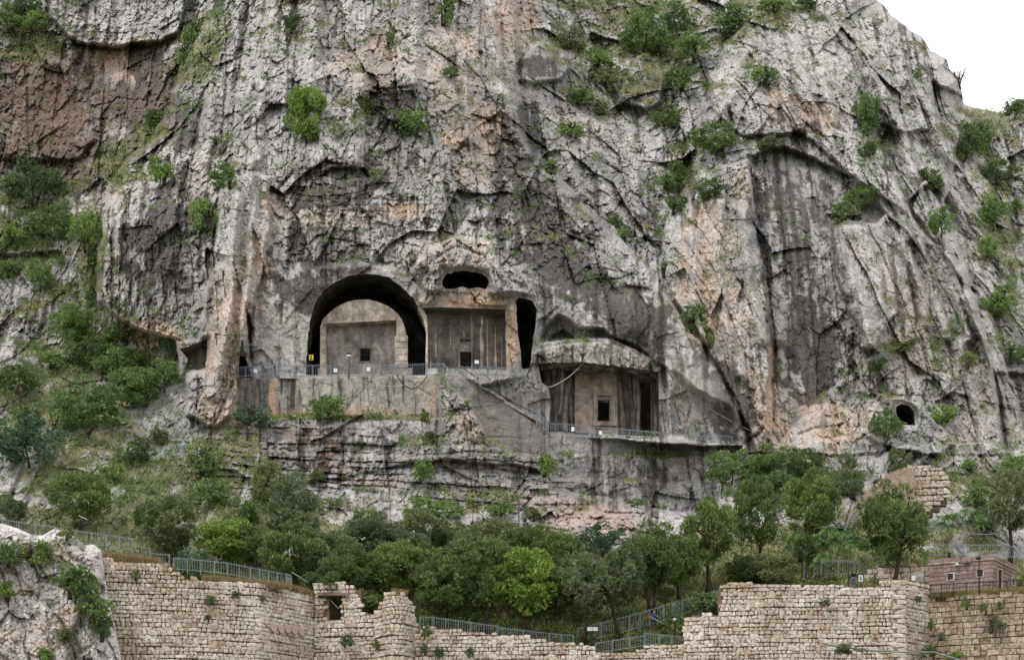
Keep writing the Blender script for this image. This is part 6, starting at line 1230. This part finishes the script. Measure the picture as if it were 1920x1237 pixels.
# dry grass along the tops of the walls
def fringe(name, runs, label, mat):
    rg = np.random.RandomState(4); T = []
    for (x0, y0, Y0, x1, y1, Y1, n, s) in runs:
        t = rg.uniform(0, 1, n); px = x0 + (x1 - x0) * t; py = y0 + (y1 - y0) * t + rg.uniform(-1, 2, n); Y = Y0 + (Y1 - Y0) * t + rg.uniform(-.3, .9, n)
        P = np.stack([Y * (px - CX) / F_PX, Y, CAM_Z + Y * (T0 + (CY - py) / F_PX)], -1); h = s * rg.uniform(.3, 1, n)[:, None]; up = rg.normal(size=(n, 3)) * .35; up[:, 2] = 1; sd = rg.normal(size=(n, 3)) * np.array([1, 1, .1]); sd /= np.linalg.norm(sd, axis=1)[:, None]
        T.append(np.stack([P - sd * .05, P + up * h, P + sd * .05], 1).reshape(-1, 3))
    V = np.concatenate(T); n = len(V) // 3; me = np_mesh(name, V, np.arange(3 * n).reshape(n, 3), np.repeat(rg.uniform(.2, 1, n), 3)[:, None] * np.ones(3), False); o = link(name, me, None, 'stuff', mat); o['label'] = label
L_DRY = leaf_mat('dry_weeds', (.16, .13, .05), (.25, .19, .09), (.36, .25, .14))
fringe('grass', [(190, 1046, 187.0, 300, 1058, 187.6, 1500, .9), (380, 1087, 188.6, 545, 1104, 191.5, 2600, .8), (540, 1104, 193.5, 590, 1118, 197.5, 900, .8), (1741, 1118, 192.2, 1950, 1106, 187.8, 3800, .6), (735, 1108, 193, 765, 1112, 193, 300, .5)], 'tufts of dry and green grass along the tops of the stone walls', L_DRY)
fringe('grass', [(1744, 1119, 192.2, 1950, 1107, 187.8, 4200, .5), (440, 788, 238.3, 700, 778, 238.3, 3000, .8), (700, 782, 238.2, 820, 790, 238, 800, .5)], 'green grass strips on the ashlar wall and the rock ledge', L_GRASS)
# ---------------------------------------------------------------- people
M_SKIN, _n, _b = new_mat('skin', .6); _b.inputs['Base Color'].default_value = (.42, .25, .17, 1)
def cloth(name, c):
    m, n, b = new_mat(name, .85); b.inputs['Base Color'].default_value = (*c, 1); return m
def skin_obj(name, verts, edges, radii, mat, parent, sub=1, root=0):
    me = bpy.data.meshes.new(name); me.from_pydata(verts, edges, []); o = bpy.data.objects.new(name, me); col.objects.link(o)
    sk = o.modifiers.new('s', 'SKIN'); sb = o.modifiers.new('u', 'SUBSURF'); sb.levels = sub; sb.render_levels = sub
    for i, r in enumerate(radii): me.skin_vertices[0].data[i].radius = (r, r)
    me.skin_vertices[0].data[root].use_root = True
    dg = bpy.context.evaluated_depsgraph_get(); dg.update(); ev = bpy.data.meshes.new_from_object(o.evaluated_get(dg)); bpy.data.objects.remove(o)
    ev.polygons.foreach_set('use_smooth', np.ones(len(ev.polygons), bool)); return link(name, ev, parent, None, mat)
def person(px, py, Y, label, shirt, legs, hair, J, facing=0):
    """J: joints in metres above the feet: a dict of points; x is right in the picture, y away from the camera"""
    base = Vector(wpt(px, py, Y)); o = empty('person', base, label, 'person'); B = lambda n: tuple(base + Vector(J[n]))
    def mid(a, b, t=.5): return tuple(Vector(B(a)).lerp(Vector(B(b)), t))
    names = ['pelvis', 'waist', 'chest', 'neck', 'chin', 'head', 'crownp', 'lsh', 'lel', 'lwr', 'rsh', 'rel', 'rwr', 'lhip', 'lkn', 'lan', 'ltoe', 'rhip', 'rkn', 'ran', 'rtoe']
    rad = [.13, .12, .15, .055, .075, .10, .07, .07, .05, .034, .07, .05, .034, .10, .065, .042, .035, .10, .065, .042, .035]
    E = [(0, 1), (1, 2), (2, 3), (3, 4), (4, 5), (5, 6), (2, 7), (7, 8), (8, 9), (2, 10), (10, 11), (11, 12), (0, 13), (13, 14), (14, 15), (15, 16), (0, 17), (17, 18), (18, 19), (19, 20)]
    skin_obj('body', [B(n) for n in names], E, rad, M_SKIN, o)
    for s in 'lr':      # hands: palm with five fingers
        w = Vector(B(s + 'wr')); d = (w - Vector(B(s + 'el'))).normalized(); sd = d.cross(Vector((0, 1, 0))).normalized(); pm = w + d * .08
        vs = [tuple(w), tuple(pm)]; es = [(0, 1)]; rr = [.03, .036]
        for k, off in enumerate((-.03, -.01, .01, .03)):
            b = len(vs); vs += [tuple(pm + sd * off + d * .03), tuple(pm + sd * off + d * (.075 - abs(k - 1.3) * .008) + Vector((0, .02, -.01)))]; es += [(1, b), (b, b + 1)]; rr += [.010, .008]
        b = len(vs); vs += [tuple(w + d * .05 + sd * .045), tuple(w + d * .08 + sd * .07)]; es += [(0, b), (b, b + 1)]; rr += [.011, .009]
        skin_obj('hand', vs, es, rr, M_SKIN, o, 0)
    sh = ['waist2', 'chest', 'shoulder_top', 'lsh', 'lslv', 'rsh', 'rslv']
    V = [tuple(Vector(B('pelvis')) + Vector((0, 0, .02))), B('waist'), B('chest'), B('lsh'), mid('lsh', 'lel', .6), B('rsh'), mid('rsh', 'rel', .6), mid('chest', 'neck', .6)]
    skin_obj('shirt', V, [(0, 1), (1, 2), (2, 3), (3, 4), (2, 5), (5, 6), (2, 7)], [.155, .148, .178, .092, .078, .092, .078, .08], shirt, o)
    V = [B('pelvis'), B('lhip'), B('lkn'), mid('lkn', 'lan', .9), B('rhip'), B('rkn'), mid('rkn', 'ran', .9), tuple(Vector(B('pelvis')) + Vector((0, 0, .08)))]
    skin_obj('trousers', V, [(0, 1), (1, 2), (2, 3), (0, 4), (4, 5), (5, 6), (0, 7)], [.15, .118, .088, .07, .118, .088, .07, .148], legs, o)
    for s in 'lr': skin_obj('shoe', [B(s + 'an'), tuple(Vector(B(s + 'an')) + Vector((0, 0, -.05))), B(s + 'toe')], [(0, 1), (1, 2)], [.05, .058, .045], M_INK, o, 1)
    hd = Vector(B('head')); f = Vector(J['face']).normalized(); sd = f.cross(Vector((0, 0, 1)))
    m = MB(); 
    for k in range(5):
        z = .02 + .025 * k
    V = []; Fc = []; n1, n2 = 12, 6
    for j in range(n2 + 1):
        ph = math.pi * .5 * j / n2
        for i in range(n1): th = 2 * math.pi * i / n1; V.append(tuple(hd + Vector((math.cos(th) * math.cos(ph) * .118, math.sin(th) * math.cos(ph) * .128, math.sin(ph) * .135 + .0)) - f * .018))
    for j in range(n2):
        for i in range(n1): Fc.append((j * n1 + i, j * n1 + (i + 1) % n1, (j + 1) * n1 + (i + 1) % n1, (j + 1) * n1 + i))
    m.add(V, Fc); m.build('hair' if hair is M_INK else 'cap', hair, o, None, True)
    if hair is not M_INK: m = MB(); m.disc(hd + f * .12 + Vector((0, 0, .03)), (0, 0, 1), .12, .02, 12); m.build('cap_peak', hair, o)
    m = MB(); c = hd + f * .105 + Vector((0, 0, -.015)); m.add([tuple(c - sd * .02), tuple(c + sd * .02), tuple(c + f * .03 - Vector((0, 0, .03))), tuple(c + Vector((0, 0, .04)))], [(0, 1, 2), (0, 2, 3), (1, 3, 2)]); m.build('nose', M_SKIN, o)
    for sg in (-1, 1): m = MB(); m.disc(hd + f * .10 + sd * .035 * sg + Vector((0, 0, .02)), f, .012, .006, 8); m.build('eye', M_INK, o)
    m = MB(); c = hd + f * .098 - Vector((0, 0, .055)); m.bar(c - sd * .022, c + sd * .022, .008); m.build('mouth', M_DOORRED, o)
    return o, base
# gardener in blue, half turned to the right, brush cutter slung at his hip
J1 = dict(pelvis=(0, 0, .92), waist=(0, 0, 1.08), chest=(.02, -.02, 1.30), neck=(.04, -.03, 1.48), chin=(.06, -.05, 1.54), head=(.06, -.04, 1.62), crownp=(.05, -.03, 1.70), lsh=(-.20, -.02, 1.40), lel=(-.30, -.12, 1.14), lwr=(-.12, -.25, .98), rsh=(.22, -.04, 1.40), rel=(.36, -.14, 1.16), rwr=(.52, -.26, 1.06),
          lhip=(-.11, 0, .88), lkn=(-.14, -.05, .48), lan=(-.20, .05, .09), ltoe=(-.16, -.12, .03), rhip=(.11, 0, .88), rkn=(.16, -.10, .48), ran=(.16, -.02, .09), rtoe=(.22, -.18, .03), face=(.55, -.8, -.2))
Yp = ground_y(1226, 1174) - .5
P1, b1 = person(1225.5, 1175.5, Yp, 'man in a blue shirt and yellow cap cutting grass by the climbing railing', cloth('blue_shirt', (.03, .09, .30)), cloth('navy_trousers', (.02, .03, .07)), M_YEL, J1)
BC = empty('brush_cutter', tuple(b1 + Vector((-.6, -.35, 1.0))), 'orange brush cutter held by the man in the blue shirt', 'brush cutter'); M_OR = cloth('orange_plastic', (.5, .10, .03))
m = MB(); m.box(b1.x - .72, b1.x - .42, b1.y - .5, b1.y - .22, b1.z + .90, b1.z + 1.16); m.box(b1.x - .70, b1.x - .48, b1.y - .46, b1.y - .26, b1.z + .80, b1.z + .895); m.build('engine', M_OR, BC)
m = MB(); m.tube([tuple(b1 + Vector((-.45, -.36, 1.02))), tuple(b1 + Vector((.3, -.42, .72))), tuple(b1 + Vector((1.05, -.48, .22)))], .025, 7); m.build('shaft', M_WHITE, BC)
m = MB(); m.bar(b1 + Vector((.10, -.38, .86)), b1 + Vector((.52, -.30, 1.04)), .03); m.bar(b1 + Vector((.10, -.38, .86)), b1 + Vector((-.10, -.30, .96)), .03); m.build('handlebar', M_BLACK, BC)
m = MB(); m.disc(b1 + Vector((1.05, -.48, .2)), (.2, 0, 1), .14, .03, 14); m.build('cutter_head', M_OR, BC)
# man in a black shirt leaning on the rail post, both arms out
J2 = dict(pelvis=(0, 0, .92), waist=(0, 0, 1.08), chest=(0, -.02, 1.30), neck=(0, -.03, 1.48), chin=(-.02, -.05, 1.54), head=(-.03, -.04, 1.62), crownp=(-.03, -.03, 1.70), lsh=(-.20, -.02, 1.40), lel=(-.36, -.10, 1.26), lwr=(-.45, -.18, 1.46), rsh=(.20, -.02, 1.40), rel=(.40, -.08, 1.36), rwr=(.46, -.14, 1.58),
          lhip=(-.11, 0, .88), lkn=(-.13, -.04, .48), lan=(-.15, .02, .09), ltoe=(-.16, -.14, .03), rhip=(.11, 0, .88), rkn=(.13, -.04, .48), ran=(.15, .02, .09), rtoe=(.18, -.14, .03), face=(-.5, -.85, -.15))
person(1600, 1099, 199.4, 'man in a black shirt and jeans with raised hands beside the white notice board', cloth('black_shirt', (.012, .012, .02)), cloth('blue_jeans', (.06, .10, .17)), M_INK, J2)
